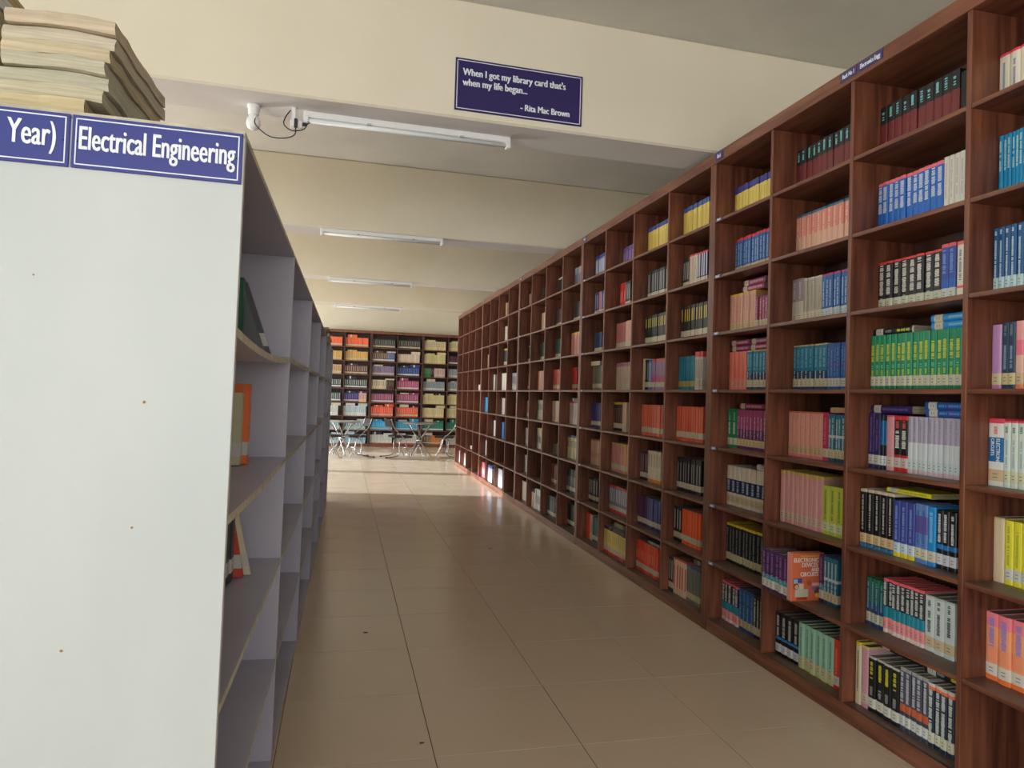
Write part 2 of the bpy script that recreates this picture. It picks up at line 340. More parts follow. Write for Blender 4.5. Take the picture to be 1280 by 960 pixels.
# style: main colour, bands (from, to, colour) in fractions of height, tape colour, title marks (from, to, colour, width), description
ST = {
'yellow_blue': ((222, 200, 96), [(.8, 1, (58, 60, 130))], None, [(.1, .7, (196, 168, 92), .3)], 'yellow book with a blue top'),
'blue_redtop': ((32, 92, 160), [(.93, 1, (214, 50, 62))], (190, 170, 130), [(.3, .85, (150, 180, 200), .4)], 'blue book with a red top edge'),
'pink_yellowtop': ((216, 160, 140), [(.95, 1, (220, 180, 60))], (206, 180, 140), [(.5, .9, (190, 130, 115), .3)], 'salmon pink book with yellow top'),
'maroon': ((142, 40, 84), [(.0, .1, (110, 30, 66))], (200, 184, 156), [(.3, .9, (206, 150, 166), .45)], 'maroon book'),
'salmon': ((238, 128, 112), [], (224, 150, 128), [(.3, .8, (222, 108, 96), .25)], 'plain salmon pink book'),
'teal_navy': ((24, 124, 160), [(0, .42, (22, 62, 110)), (.97, 1, (206, 190, 120))], (206, 198, 168), [(.5, .9, (120, 180, 190), .5), (.23, .42, (226, 220, 190), .3)], 'teal and navy book with pale lettering'),
'green_white': ((16, 128, 80), [], (200, 200, 170), [(.35, .65, (206, 220, 206), .5), (.7, .9, (120, 190, 150), .4)], 'thick green book with white lettering'),
'magenta_purple': ((164, 66, 116), [(0, .5, (104, 44, 100))], (206, 186, 140), [(.28, .8, (216, 176, 196), .3)], 'magenta and purple book'),
'white_navy': ((216, 204, 184), [(.32, .66, (22, 44, 82))], (200, 180, 140), [(.36, .62, (180, 190, 200), .5)], 'cream book with a navy middle band'),
'black_yellowtop': ((24, 28, 34), [(.94, 1, (228, 196, 50))], (190, 180, 140), [(.25, .88, (150, 156, 150), .25)], 'black book with a yellow top edge'),
'black_teal_pink': ((26, 28, 38), [(.95, 1, (240, 100, 110)), (.28, .48, (30, 140, 160)), (.07, .28, (244, 150, 150)), (0, .07, (230, 210, 200))], (236, 150, 150), [(.5, .92, (206, 210, 206), .65)], 'black, teal and pink book'),
'blue_plain': ((36, 84, 134), [], (188, 172, 130), [(.25, .6, (120, 160, 200), .35), (.66, .9, (90, 140, 190), .3)], 'mid blue book with pale lettering'),
'black_white': ((22, 22, 24), [], (206, 190, 160), [(.25, .9, (206, 206, 196), .5)], 'black book with white spine lettering'),
'dark_red': ((112, 42, 42), [(.66, 1, (28, 28, 30))], None, [(.74, .94, (120, 200, 200), .35)], 'dark red volume with black top'),
'black_plain': ((16, 16, 18), [], None, [], 'plain black bound volume'),
'pink_cream': ((226, 178, 150), [(.5, 1, (222, 140, 122)), (.95, 1, (40, 110, 140))], None, [(.5, .9, (240, 196, 170), .3)], 'pink and cream book'),
'grey_lilac': ((196, 188, 176), [(.5, 1, (150, 134, 140))], (206, 196, 170), [(.55, .92, (196, 180, 190), .4)], 'grey book with a lilac upper half'),
'grey_white': ((176, 168, 150), [(.96, 1, (206, 200, 186))], (206, 196, 170), [(.3, .8, (150, 142, 128), .3)], 'thin grey book'),
'blue_magenta': ((26, 96, 164), [(.96, 1, (180, 40, 110))], (196, 204, 206), [(.3, .85, (180, 200, 220), .3)], 'blue book with a magenta edge'),
'blue_violet': ((26, 92, 168), [(.5, .56, (90, 70, 160))], (206, 204, 196), [(.3, .9, (110, 150, 210), .35)], 'blue book with violet marks'),
'pink_orange': ((226, 158, 140), [(.97, 1, (200, 110, 70)), (0, .06, (226, 120, 130))], (206, 170, 130), [(.3, .85, (236, 184, 160), .3)], 'pale salmon book with orange top'),
'crimson': ((186, 46, 84), [], (206, 190, 160), [(.3, .9, (220, 120, 140), .3)], 'crimson book'),
'teal_white': ((26, 110, 140), [(.5, .56, (200, 210, 206)), (0, .22, (20, 80, 100))], (206, 190, 156), [(.25, .9, (196, 214, 206), .45)], 'teal book with white lettering'),
'pink_plain': ((214, 156, 152), [(.94, 1, (206, 176, 96))], (206, 176, 156), [], 'dusty pink book with tan top'),
'lime': ((190, 200, 70), [], (206, 210, 160), [(.3, .9, (110, 140, 70), .3)], 'lime green book'),
'purple_teal': ((78, 40, 96), [(.26, .38, (26, 160, 170)), (0, .08, (70, 30, 86))], (206, 206, 196), [(.45, .92, (150, 110, 170), .4), (.31, .4, (190, 150, 190), .5)], 'purple book pulled forward'),
'black_bluebar': ((18, 18, 22), [(.36, .42, (40, 130, 200))], (210, 212, 214), [(.45, .9, (200, 200, 200), .45)], 'black book with a blue bar'),
'mint': ((160, 208, 184), [(0, .06, (196, 206, 120))], (206, 196, 150), [(.25, .9, (96, 150, 140), .3)], 'mint green book'),
'red_orange': ((222, 62, 40), [(0, .1, (200, 40, 40))], (200, 196, 190), [(.3, .8, (236, 130, 100), .3)], 'red orange book'),
'blue_pinktop': ((26, 100, 186), [(.94, 1, (236, 110, 120)), (.0, .1, (30, 120, 200))], None, [(.4, .9, (196, 206, 216), .65)], 'pink-topped blue book'),
'white_plain': ((214, 212, 198), [], None, [(.3, .9, (190, 170, 170), .3)], 'plain white book'),
'black_redtop': ((26, 26, 28), [(.96, 1, (222, 60, 56)), (.16, .26, (40, 120, 110))], (196, 196, 170), [(.34, .92, (210, 206, 196), .55), (.17, .26, (150, 180, 170), .4)], 'red-topped black book'),
'blue_redtop2': ((40, 76, 160), [(.94, 1, (226, 90, 90)), (0, .4, (24, 90, 180))], (200, 206, 196), [(.5, .9, (110, 140, 210), .5)], 'blue book with a red cap'),
'white_red': ((222, 214, 190), [(.94, 1, (228, 110, 96)), (.22, .26, (222, 90, 80))], None, [(.35, .85, (120, 120, 160), .3)], 'white book with red lines'),
'green_yellow': ((12, 140, 96), [(0, .06, (16, 110, 70))], (200, 196, 172), [(.52, .82, (206, 206, 60), .6), (.24, .36, (196, 206, 50), .4), (.39, .45, (120, 190, 150), .5)], 'green book with yellow spine lettering'),
'violet_dark': ((48, 34, 92), [], (196, 190, 180), [(.3, .9, (110, 90, 160), .3)], 'dark violet book'),
'black_cyan': ((20, 26, 34), [(.45, .9, (26, 120, 180))], (206, 210, 212), [(.5, .9, (30, 40, 60), .3)], 'slim black and cyan book'),
'rose': ((214, 150, 156), [(.97, 1, (222, 80, 80))], (206, 190, 170), [], 'rose pink book'),
'black_red': ((24, 22, 26), [(.93, 1, (214, 50, 56)), (.18, .3, (196, 40, 44)), (0, .08, (190, 40, 44))], (206, 190, 180), [(.42, .75, (220, 216, 210), .6), (.78, .9, (214, 90, 90), .5)], 'black book with red bands'),
'white_lilac': ((208, 214, 216), [(.55, 1, (180, 172, 190)), (0, .08, (206, 180, 186))], (196, 210, 210), [(.55, .95, (150, 140, 160), .3)], 'white book with a lilac upper half'),
'black_cream': ((14, 14, 16), [(.95, 1, (206, 190, 160)), (0, .06, (50, 120, 160))], (206, 176, 130), [(.3, .9, (190, 190, 180), .28)], 'tall black book with white title'),
'blue_violet2': ((54, 70, 150), [(0, .1, (226, 210, 50))], (196, 210, 216), [(.3, .9, (130, 150, 200), .35)], 'blue violet book with a yellow foot'),
'sky_violet': ((90, 130, 190), [(.5, .8, (96, 80, 150))], (206, 200, 170), [(.3, .9, (60, 90, 160), .3)], 'light blue and violet book'),
'sky': ((30, 140, 210), [], (206, 196, 170), [(.4, .9, (130, 190, 226), .4)], 'sky blue book'),
'black_blue': ((18, 20, 26), [(.34, .42, (30, 120, 190))], (206, 206, 210), [(.45, .92, (206, 210, 210), .45)], 'black book with a blue band'),
'green_navy': ((20, 84, 84), [(0, .5, (26, 60, 110)), (.85, 1, (16, 100, 70))], (190, 186, 160), [(.35, .9, (110, 170, 170), .4)], 'dark green and navy book'),
'white_text': ((206, 216, 212), [(.97, 1, (180, 190, 190))], (206, 186, 150), [(.34, .7, (50, 70, 80), .35), (.78, .92, (60, 90, 90), .3)], 'thick white book with dark spine text'),
'cream_yellowtop': ((212, 202, 168), [(.94, 1, (226, 200, 60))], None, [(.2, .85, (120, 110, 96), .3)], 'cream book with a yellow top edge'),
'pink_plain2': ((206, 156, 166), [(.96, 1, (206, 190, 120))], (206, 190, 170), [], 'plain dusty pink book'),
'black_yellowtext': ((26, 28, 30), [(.96, 1, (190, 190, 180))], (210, 210, 196), [(.6, .9, (214, 206, 50), .4), (.3, .45, (150, 150, 150), .4)], 'black book with yellow spine lettering'),
'grey_mixed': ((66, 70, 84), [(.94, 1, (160, 160, 156)), (.3, .42, (196, 96, 60))], (206, 210, 204), [(.45, .92, (196, 196, 206), .55)], 'grey book with an orange patch'),
'navy_orange': ((30, 46, 66), [(.9, .95, (240, 120, 80)), (.95, 1, (206, 206, 196))], (206, 206, 180), [(.24, .88, (206, 216, 206), .6)], 'navy book with an orange band'),
'white_pinktop': ((222, 214, 190), [(.95, 1, (222, 60, 90)), (.1, .13, (230, 120, 120))], None, [(.3, .8, (120, 130, 180), .25)], 'thick white book with pink top'),
'cyan_white': ((18, 136, 186), [(.0, .2, (26, 150, 180))], None, [(.45, .92, (180, 210, 200), .5)], 'cyan blue book with white title block'),
'blue_white': ((22, 86, 136), [], (180, 206, 206), [(.25, .8, (190, 206, 216), .35), (.88, .95, (196, 210, 216), .4)], 'blue book with a long white title'),
'lilac': ((186, 140, 186), [(.0, .08, (200, 130, 170))], (206, 190, 150), [], 'lilac book'),
'navy_grey': ((44, 66, 92), [], (206, 190, 140), [(.3, .65, (130, 160, 180), .4), (.8, .95, (110, 130, 130), .4)], 'slate blue book'),
'rose_cream': ((224, 184, 160), [(.5, .72, (232, 120, 140)), (.72, 1, (232, 160, 160)), (0, .08, (230, 130, 90))], (206, 180, 140), [], 'rose and cream book'),
'circuits': ((218, 222, 214), [(.93, 1, (226, 70, 90)), (.36, .72, (18, 106, 166))], (206, 180, 140), [(.77, .9, (230, 120, 110), .25)], 'thick white book with blue electronic circuits panel'),
'white_green': ((206, 218, 206), [(.97, 1, (226, 70, 90))], (206, 206, 170), [(.3, .7, (150, 180, 190), .3), (.82, .9, (110, 130, 120), .4)], 'pale green white book'),
'cream_block': ((216, 196, 160), [(.97, 1, (200, 180, 140))], None, [], 'plain cream book'),
'yellow_plain': ((228, 220, 50), [], (206, 206, 190), [(.3, .9, (170, 170, 70), .3)], 'bright yellow book'),
'orange_pink': ((240, 160, 110), [(.8, 1, (240, 130, 140)), (.28, .5, (240, 150, 110)), (0, .1, (240, 120, 60))], (214, 206, 190), [(.5, .92, (150, 130, 196), .45)], 'orange and pink book with lilac lettering'),
}
CELLS = [
(0,0,0.126,[('yellow_blue',11,0.0386,0.203)]),
(0,1,0.137,[('blue_redtop',13,0.0304,0.234)]),
(0,2,0.113,[('pink_yellowtop',8,0.0355,0.238),('maroon',5,0.0305,0.191)]),
(0,3,0.115,[('salmon',4,0.0486,0.234),('teal_navy',6,0.0331,0.234),('salmon',1,0.0391,0.232)]),
(0,4,0.116,[('green_white',2,0.0507,0.237),('magenta_purple',9,0.0354,0.234)]),
(0,5,0.119,[('white_navy',8,0.0523,0.240)]),
(0,6,0.119,[('black_yellowtop',11,0.0370,0.239)]),
(0,7,0.099,[('black_teal_pink',5,0.0398,0.234),('blue_plain',4,0.0396,0.239),('black_white',3,0.0288,0.240)]),
(1,0,0.142,[('dark_red',10,0.0424,0.240)]),
(1,1,0.148,[('pink_cream',10,0.0420,0.238)]),
(1,2,0.130,[('grey_lilac',2,0.0518,0.243),('grey_white',5,0.0285,0.236),('blue_magenta',7,0.0287,0.235)]),
(1,3,0.144,[('teal_navy',8,0.0352,0.239),('blue_violet',6,0.0244,0.234)]),
(1,4,0.125,[('pink_orange',8,0.0357,0.239),('crimson',1,0.0422,0.239),('teal_white',5,0.0242,0.232)]),
(1,5,0.089,[('pink_plain',9,0.0381,0.275),('lime',3,0.0496,0.237)]),
(1,6,-0.017,[('purple_teal',6,0.0388,0.211)]),
(1,7,0.076,[('black_bluebar',4,0.0493,0.223),('mint',6,0.0441,0.226),('red_orange',1,0.0441,0.230)]),
(2,0,0.138,[('dark_red',10,0.0433,0.235),('black_plain',1,0.0415,0.214)]),
(2,1,0.133,[('blue_pinktop',11,0.0336,0.236),('white_plain',4,0.0260,0.243)]),
(2,2,0.142,[('black_redtop',8,0.0446,0.227),('blue_redtop2',2,0.0352,0.241),('white_red',1,0.0377,0.240)]),
(2,3,0.112,[('green_yellow',16,0.0306,0.244)]),
(2,4,0.109,[('violet_dark',2,0.0370,0.248),('black_cyan',2,0.0191,0.240),('rose',1,0.0419,0.241),('black_red',2,0.0403,0.239),('white_lilac',10,0.0253,0.239)]),
(2,5,0.074,[('black_cream',5,0.0402,0.258),('blue_violet2',3,0.0376,0.234),('sky_violet',2,0.0347,0.238),('sky',1,0.0393,0.236),('black_blue',3,0.0313,0.229)]),
(2,6,0.111,[('green_navy',4,0.0274,0.211),('black_teal_pink',9,0.0248,0.232),('white_text',3,0.0491,0.224)]),
(2,7,0.067,[('cream_yellowtop',1,0.0352,0.276),('pink_plain2',1,0.0442,0.270),('black_yellowtext',4,0.0446,0.240),('grey_mixed',5,0.0296,0.258),('navy_orange',4,0.0301,0.251)]),
(3,0,0.119,[('white_pinktop',4,0.0429,0.190)]),
(3,1,0.128,[('cyan_white',10,0.0166,0.240)]),
(3,2,0.106,[('blue_white',5,0.0244,0.244),('white_red',2,0.0328,0.243)]),
(3,3,0.110,[('lilac',1,0.0395,0.239),('navy_grey',2,0.0286,0.244),('rose_cream',3,0.0310,0.245)]),
(3,4,0.101,[('circuits',1,0.0637,0.246),('white_green',5,0.0278,0.240)]),
(3,5,0.128,[('cream_block',1,0.0456,0.235),('yellow_plain',4,0.0349,0.231)]),
(3,6,0.103,[('orange_pink',4,0.0529,0.243)])
]
mesh_cache = {}
def jit(c, a): return tuple(max(0, min(255, int(x+a))) for x in c)
def cover_mesh(st, w, h, d, v):
    main, bands, tape, marks, desc = ST[st]
    cuts = sorted(set([0, 1]+[x for b in bands for x in b[:2]]))
    t = .0014; a = MB(); b_ = .28*w
    outer = [(d, -w/2), (.004, -w/2), (.0012, -w/2+.12*w), (0, -w*.2), (0, w*.2), (.0012, w/2-.12*w), (.004, w/2), (d, w/2)]
    inner = [(d, -w/2+t), (.006, -w/2+t), (.004, -w*.2), (.004, -w*.1), (.004, w*.1), (.004, w*.2), (.006, w/2-t), (d, w/2-t)]
    for z0, z1 in zip(cuts[:-1], cuts[1:]):
        c = main
        for f0, f1, cc in bands:
            if f0 <= z0+1e-6 and f1 >= z1-1e-6: c = cc
        m = paper(c); mc = paper(c)
        for i in range(7):
            (x0, y0), (x1, y1) = outer[i], outer[i+1]
            a.face([(x0, y0, z0*h), (x0, y0, z1*h), (x1, y1, z1*h), (x1, y1, z0*h)], m)
            (x0, y0), (x1, y1) = inner[i], inner[i+1]
            a.face([(x1, y1, z0*h), (x1, y1, z1*h), (x0, y0, z1*h), (x0, y0, z0*h)], m)
    mt = paper(main)
    for z, fl_ in ((h, 1), (0, 0)):
        for i in range(7):
            q = [(*outer[i], z), (*inner[i], z), (*inner[i+1], z), (*outer[i+1], z)]
            a.face(q if not fl_ else q[::-1], m if z else mt)
    for s_ in (0, 7):
        q = [(*outer[s_], 0), (*inner[s_], 0), (*inner[s_], h), (*outer[s_], h)]
        a.face(q, mt)
    cov = a.mesh('cover')
    a = MB(); a.box(.0045, d-.002, -w/2+t+.0002, w/2-t-.0002, .002, h-.003, M_page if v % 2 else M_pagegrey); pg = a.mesh('page_block')
    lab = None
    if tape:
        a = MB(); z0, z1 = .075*h, .075*h+.042; o_ = .0005
        prof = [(.03, -w/2-o_), (.004, -w/2-o_), (.0008, -w/2+.12*w), (-o_, -w*.2), (-o_, w*.2), (.0008, w/2-.12*w), (.004, w/2+o_), (.03, w/2+o_)]
        mt_ = paper(tape, .6)
        for i in range(7):
            a.face([(*prof[i], z0), (*prof[i], z1), (*prof[i+1], z1), (*prof[i+1], z0)], mt_)
        md = paper((110, 104, 96))
        for k in range(2):
            a.face([(-o_-.0002, -w*.16, z0+.012+k*.012), (-o_-.0002, -w*.16, z0+.015+k*.012), (-o_-.0002, w*.16, z0+.015+k*.012), (-o_-.0002, w*.16, z0+.012+k*.012)], md)
        lab = a.mesh('spine_label')
    tit = None
    if marks:
        a = MB()
        for f0, f1, c, wf in marks:
            m = paper(c); z = f0*h
            while z < f1*h:
                s_ = random.uniform(.003, .0062); 
                if random.random() < .14: z += .004; continue
                hw = wf*w/2*random.uniform(.72, 1)
                a.face([(-.0004, -hw, z), (-.0004, -hw, z+s_), (-.0004, hw, z+s_), (-.0004, hw, z)], m); z += s_+.0013
        tit = a.mesh('spine_title')
    return cov, pg, lab, tit
def make_book(mw, st, w, h, d, v, label, group, name='textbook'):
    key = (st, w, h, v)
    if key not in mesh_cache: mesh_cache[key] = cover_mesh(st, w, h, d, v)
    cov, pg, lab, tit = mesh_cache[key]
    o = link(name, cov, None, mw); tag(o, label, 'book', group)
    link('page_block', pg, o)
    if lab: link('spine_label', lab, o)
    if tit: link('spine_title', tit, o)
    return o
ORD = ordn+['ninth', 'tenth', 'eleventh', 'twelfth', 'thirteenth', 'fourteenth', 'fifteenth', 'sixteenth']
bayn = ['first', 'second', 'third', 'fourth']
for col, row, rec, runs in CELLS:
    y = -(4+col*.25)*LL-(.013 if col else .036)
    zs = Z0+(7-row)*PP
    seen = {}
    for ri, (st, n, w, h) in enumerate(runs):
        desc = ST[st][4]
        for i in range(n):
            yc = y-w*(i+.5); loc_ = '%s row, %s bay' % (ordn[row], bayn[col])
            pl = desc.replace(' volume', ' volumes').replace(' book', ' books')
            if n == 1: lab = '%s%s, %s' % (desc, ' at the right end' if seen.get(st) else '', loc_)
            elif n == 2: lab = '%s of the two %s, %s' % (('left', 'right')[i], pl, loc_)
            else: lab = '%s of the %s, %s' % ('leftmost' if i == 0 else ('last' if i == n-1 else ORD[i]+' from left'), pl, loc_)
            rj = random.uniform(-.003, .004); 
            tilt = random.uniform(-.004, .004)
            mw = MR @ Matrix.Translation((rec+rj, yc, zs+.0003)) @ rotz(random.uniform(-.003, .003))
            ww = round(w-.0012, 4)
            bk_ = make_book(mw, st, ww, h, .175, i % 3, lab, None if n == 1 else '%s, %s' % (desc.replace(' book', ' books'), loc_), 'bound_volume' if st in ('dark_red', 'black_plain') else 'textbook')
            if st == 'circuits':
                for body, yo, sz in (('ELECTRONIC', -.004, .021), ('CIRCUITS', .018, .019)):
                    tm_ = text_mesh('spine_title', body, sz, M_swhite, .0001, .78, .0005); q = link('spine_title', tm_, bk_)
                    # reads from top to bottom on the spine (faces -x)
                    q.matrix_local = Matrix.Translation((-.0006, yo, h*.705)) @ Matrix(((0, 0, -1, 0), (0, -1, 0, 0), (-1, 0, 0, 0), (0, 0, 0, 1)))
        seen[st] = 1
        y -= w*n
# cover cell: the orange book with its front cover showing, then five books set back
zs6 = Z0+PP
yd = -4.25*LL-.013-.0388*6
def cover_book():
    w, h, d = .036, .238, .185
    yc = yd-w/2-.001
    E = bpy.data.objects
    a = MB(); m = paper((222, 112, 70)); ms = paper((236, 150, 140)); t = .0015
    a.bbox(0, .003, -w/2, w/2, 0, h, ms, .0008); a.box(.003, d, -w/2, -w/2+t, 0, h, m); a.box(.003, d, w/2-t, w/2, 0, h, m)
    mw = MR @ Matrix.Translation((-.022, yc, zs6+.0003)) @ rotz(-.003)
    o = link('textbook', a.mesh('textbook'), None, mw)
    tag(o, 'orange electronic devices and circuits textbook pulled forward, its front cover facing the aisle', 'book')
    a = MB(); a.box(.0035, d-.002, -w/2+t+.0002, w/2-t-.0002, .002, h-.003, M_page); a.obj('page_block', o)
    def onface(me, x, z, dy=.0004):
        q = link('cover_title', me, o)
        # x to the right on the cover = +x local; facing -y
        q.matrix_local = Matrix.Translation((x, -w/2-dy, z)) @ Matrix.Rotation(PI/2, 4, 'X'); return q
    mw_ = paper((240, 236, 226))
    for s_, x, z, sz in (('ELECTRONIC', .012, .193, .030), ('DEVICES', .058, .168, .030), ('AND', .112, .146, .026), ('CIRCUITS', .050, .122, .030)):
        onface(text_mesh('cover_title', s_, sz, mw_, .0002, .80, .0007), x, z)
    # picture on the cover: a desk, a screen, papers and people shapes as plain printed blocks
    p = MB()
    def blk(x0, x1, z0, z1, c, k=0): p.face([(x0, -w/2-.0003-k*.0001, z0), (x1, -w/2-.0003-k*.0001, z0), (x1, -w/2-.0003-k*.0001, z1), (x0, -w/2-.0003-k*.0001, z1)], paper(c))
    def disc(cx, cz, r, c, k=1):
        p.face([(cx+r*math.cos(2*PI*i/14), -w/2-.0003-k*.0001, cz+r*math.sin(2*PI*i/14)) for i in range(14)], paper(c))
    blk(.05, .165, .219, .225, (230, 180, 60)); blk(.10, .176, .02, .095, (214, 110, 90)); blk(.012, .06, .09, .112, (44, 80, 160), 1); blk(.014, .036, .088, .108, (150, 190, 206), 2)
    blk(.020, .070, .058, .086, (214, 206, 180), 1); blk(.022, .096, .02, .058, (196, 196, 176), 2); disc(.028, .072, .016, (120, 60, 40), 2); disc(.030, .070, .011, (222, 170, 130), 3)
    blk(.118, .160, .074, .088, (226, 170, 190), 1); disc(.146, .050, .018, (110, 60, 50), 2); disc(.148, .026, .012, (240, 170, 60), 3); disc(.100, .090, .014, (190, 90, 60), 1)
    disc(.128, .058, .010, (120, 120, 150), 3); blk(.030, .090, .005, .018, (180, 60, 40), 1); disc(.170, .03, .008, (230, 90, 40), 3); blk(.122, .150, .060, .066, (96, 96, 130), 3)
    p.obj('cover_picture', o)
cover_book()
yy = yd-.040
for i, (st, w) in enumerate([('purple_teal', .037), ('teal_white', .0255), ('teal_white', .0255), ('teal_white', .0255), ('teal_white', .0255)]):
    lab = 'purple book set back behind the orange cover' if i == 0 else '%s of four teal books right of the orange cover, seventh row' % [0, 'leftmost', 'second', 'third', 'last'][i]
    make_book(MR @ Matrix.Translation((.13, yy-w/2, zs6+.0003)), st, w-.001, .232, .175, 1, lab, None if i == 0 else 'teal books right of the orange cover', 'textbook'); yy -= w

# books lying flat on the rows
def lying(col, row, y0, length, layers, st, th, zoff, rec, who, depth=.16):
    zs = Z0+(7-row)*PP+zoff
    for k in range(layers):
        # built as a standing book, laid on its side: spine still faces the aisle
        key = ('lie', st, th, length)
        if key not in mesh_cache: mesh_cache[key] = cover_mesh(st, th, length, depth, 1)
        cov, pg, lab, tit = mesh_cache[key]
        mw = MR @ Matrix.Translation((rec+random.uniform(-.004, .006), y0, zs+th*(k+.5)+.0006*(k+1))) @ Matrix.Rotation(PI/2, 4, 'X')
        wh = '' if layers == 1 else (' (lower)' if k == 0 else ' (upper)')
        o = link('textbook', cov, None, mw)
        lb = '%s lying flat on %s, %s row, %s bay' % (ST[st][4].split(' with')[0], who, ordn[row], bayn[col])
        if layers > 1: lb = ('lower ' if k == 0 else 'upper ')+lb
        tag(o, lb, 'book', 'books lying flat on top of the rows')
        link('page_block', pg, o)
        if lab: link('spine_label', lab, o)
        if tit: link('spine_title', tit, o)
lying(0, 2, -10.135, .235, 2, 'maroon', .036, .239, .125, 'the pink and maroon books')
lying(0, 3, -10.032, .205, 2, 'maroon', .034, .236, .12, 'the salmon books')
lying(0, 3, -10.240, .190, 2, 'maroon', .034, .236, .12, 'the teal books')
lying(0, 4, -10.135, .260, 1, 'maroon', .034, .238, .12, 'the magenta books')
lying(0, 5, -10.335, .150, 1, 'white_plain', .034, .241, .125, 'the navy banded books')
lying(1, 4, -10.955, .170, 1, 'pink_yellowtop', .026, .240, .13, 'the teal books')
lying(2, 3, -11.243, .235, 1, 'black_yellowtext', .030, .245, .12, 'the green books')
lying(2, 3, -11.575, .220, 2, 'sky', .030, .245, .12, 'the green books')
lying(2, 4, -11.243, .235, 1, 'violet_dark', .034, .249, .12, 'the row')
lying(2, 4, -11.555, .235, 2, 'blue_violet', .030, .241, .12, 'the white books')
lying(2, 5, -11.37, .24, 1, 'yellow_plain', .02, .2595, .10, 'the tall black books')
lying(2, 7, -11.325, .22, 1, 'black_white', .032, .272, .12, 'the mixed row')
lying(2, 7, -11.575, .21, 1, 'black_yellowtext', .032, .259, .12, 'the navy books')

# ------------------------------------------------------------------ the rest of the books: one object (past the 300 nearest)
class SB:
    def __init__(s): s.v = []; s.f = []; s.c = []
    def q(s, pts, c): n = len(s.v); s.v += pts; s.f.append(tuple(range(n, n+4))); s.c.append(c)
    def book(s, mw, w, h, d, main, topc=None, tape=None, mark=None, lean=0, foot=None):
        j = random.uniform(-9, 9); main = jit(main, j)
        segs = [(0, 1, main)]
        cuts = [0]; cols = []
        if foot: cuts.append(.1); cols.append(foot)
        if tape: cuts += [.1 if not foot else .12, .27]; cols += ([main] if not foot else [main])+[tape]
        if topc: cuts.append(.86 if topc[1] > .1 else 1-topc[1]); cols.append(main)
        cuts.append(1); cols.append(topc[0] if topc else main)
        sh = lambda x, y, z: tuple(mw @ Vector((x, y+lean*z, z)))
        for a, b, c in zip(cuts[:-1], cuts[1:], cols):
            if b <= a: continue
            z0, z1 = a*h, b*h
            s.q([sh(0, w*.46, z0), sh(0, w*.46, z1), sh(0, -w*.46, z1), sh(0, -w*.46, z0)][::-1], c)
            s.q([sh(0, -w*.46, z0), sh(0, -w*.46, z1), sh(d, -w/2, z1), sh(d, -w/2, z0)][::-1], c)
            s.q([sh(d, w/2, z0), sh(d, w/2, z1), sh(0, w*.46, z1), sh(0, w*.46, z0)][::-1], c)
        s.q([sh(0, -w*.46, h), sh(d, -w/2, h), sh(d, w/2, h), sh(0, w*.46, h)], (150, 140, 124))
        s.q([sh(d, -w/2, 0), sh(d, w/2, 0), sh(d, w/2, h), sh(d, -w/2, h)], (180, 170, 150))
        if mark:
            mc, f0, f1, wf = mark; e = -.0008; hw = w*wf/2
            s.q([sh(e, hw, f0*h), sh(e, hw, f1*h), sh(e, -hw, f1*h), sh(e, -hw, f0*h)][::-1], mc)
    def obj(s, name):
        me = bpy.data.meshes.new(name); me.from_pydata(s.v, [], s.f)
        at = me.color_attributes.new('Col', 'FLOAT_COLOR', 'CORNER'); buf = []
        for c in s.c: buf += list(L3(c))*4
        at.data.foreach_set('color', buf)
        m = bpy.data.materials.new('book_covers'); m.use_nodes = True; nt = m.node_tree
        n = nt.nodes.new('ShaderNodeVertexColor'); n.layer_name = 'Col'; nt.links.new(n.outputs[0], nt.nodes['Principled BSDF'].inputs['Base Color'])
        nt.nodes['Principled BSDF'].inputs['Roughness'].default_value = .45
        me.materials.append(m); o = bpy.data.objects.new(name, me); C.objects.link(o); return o
sb = SB()
T_ = (200, 190, 164); Tw = (212, 214, 212)
BKm = ((190, 190, 180), .35, .9, .35)
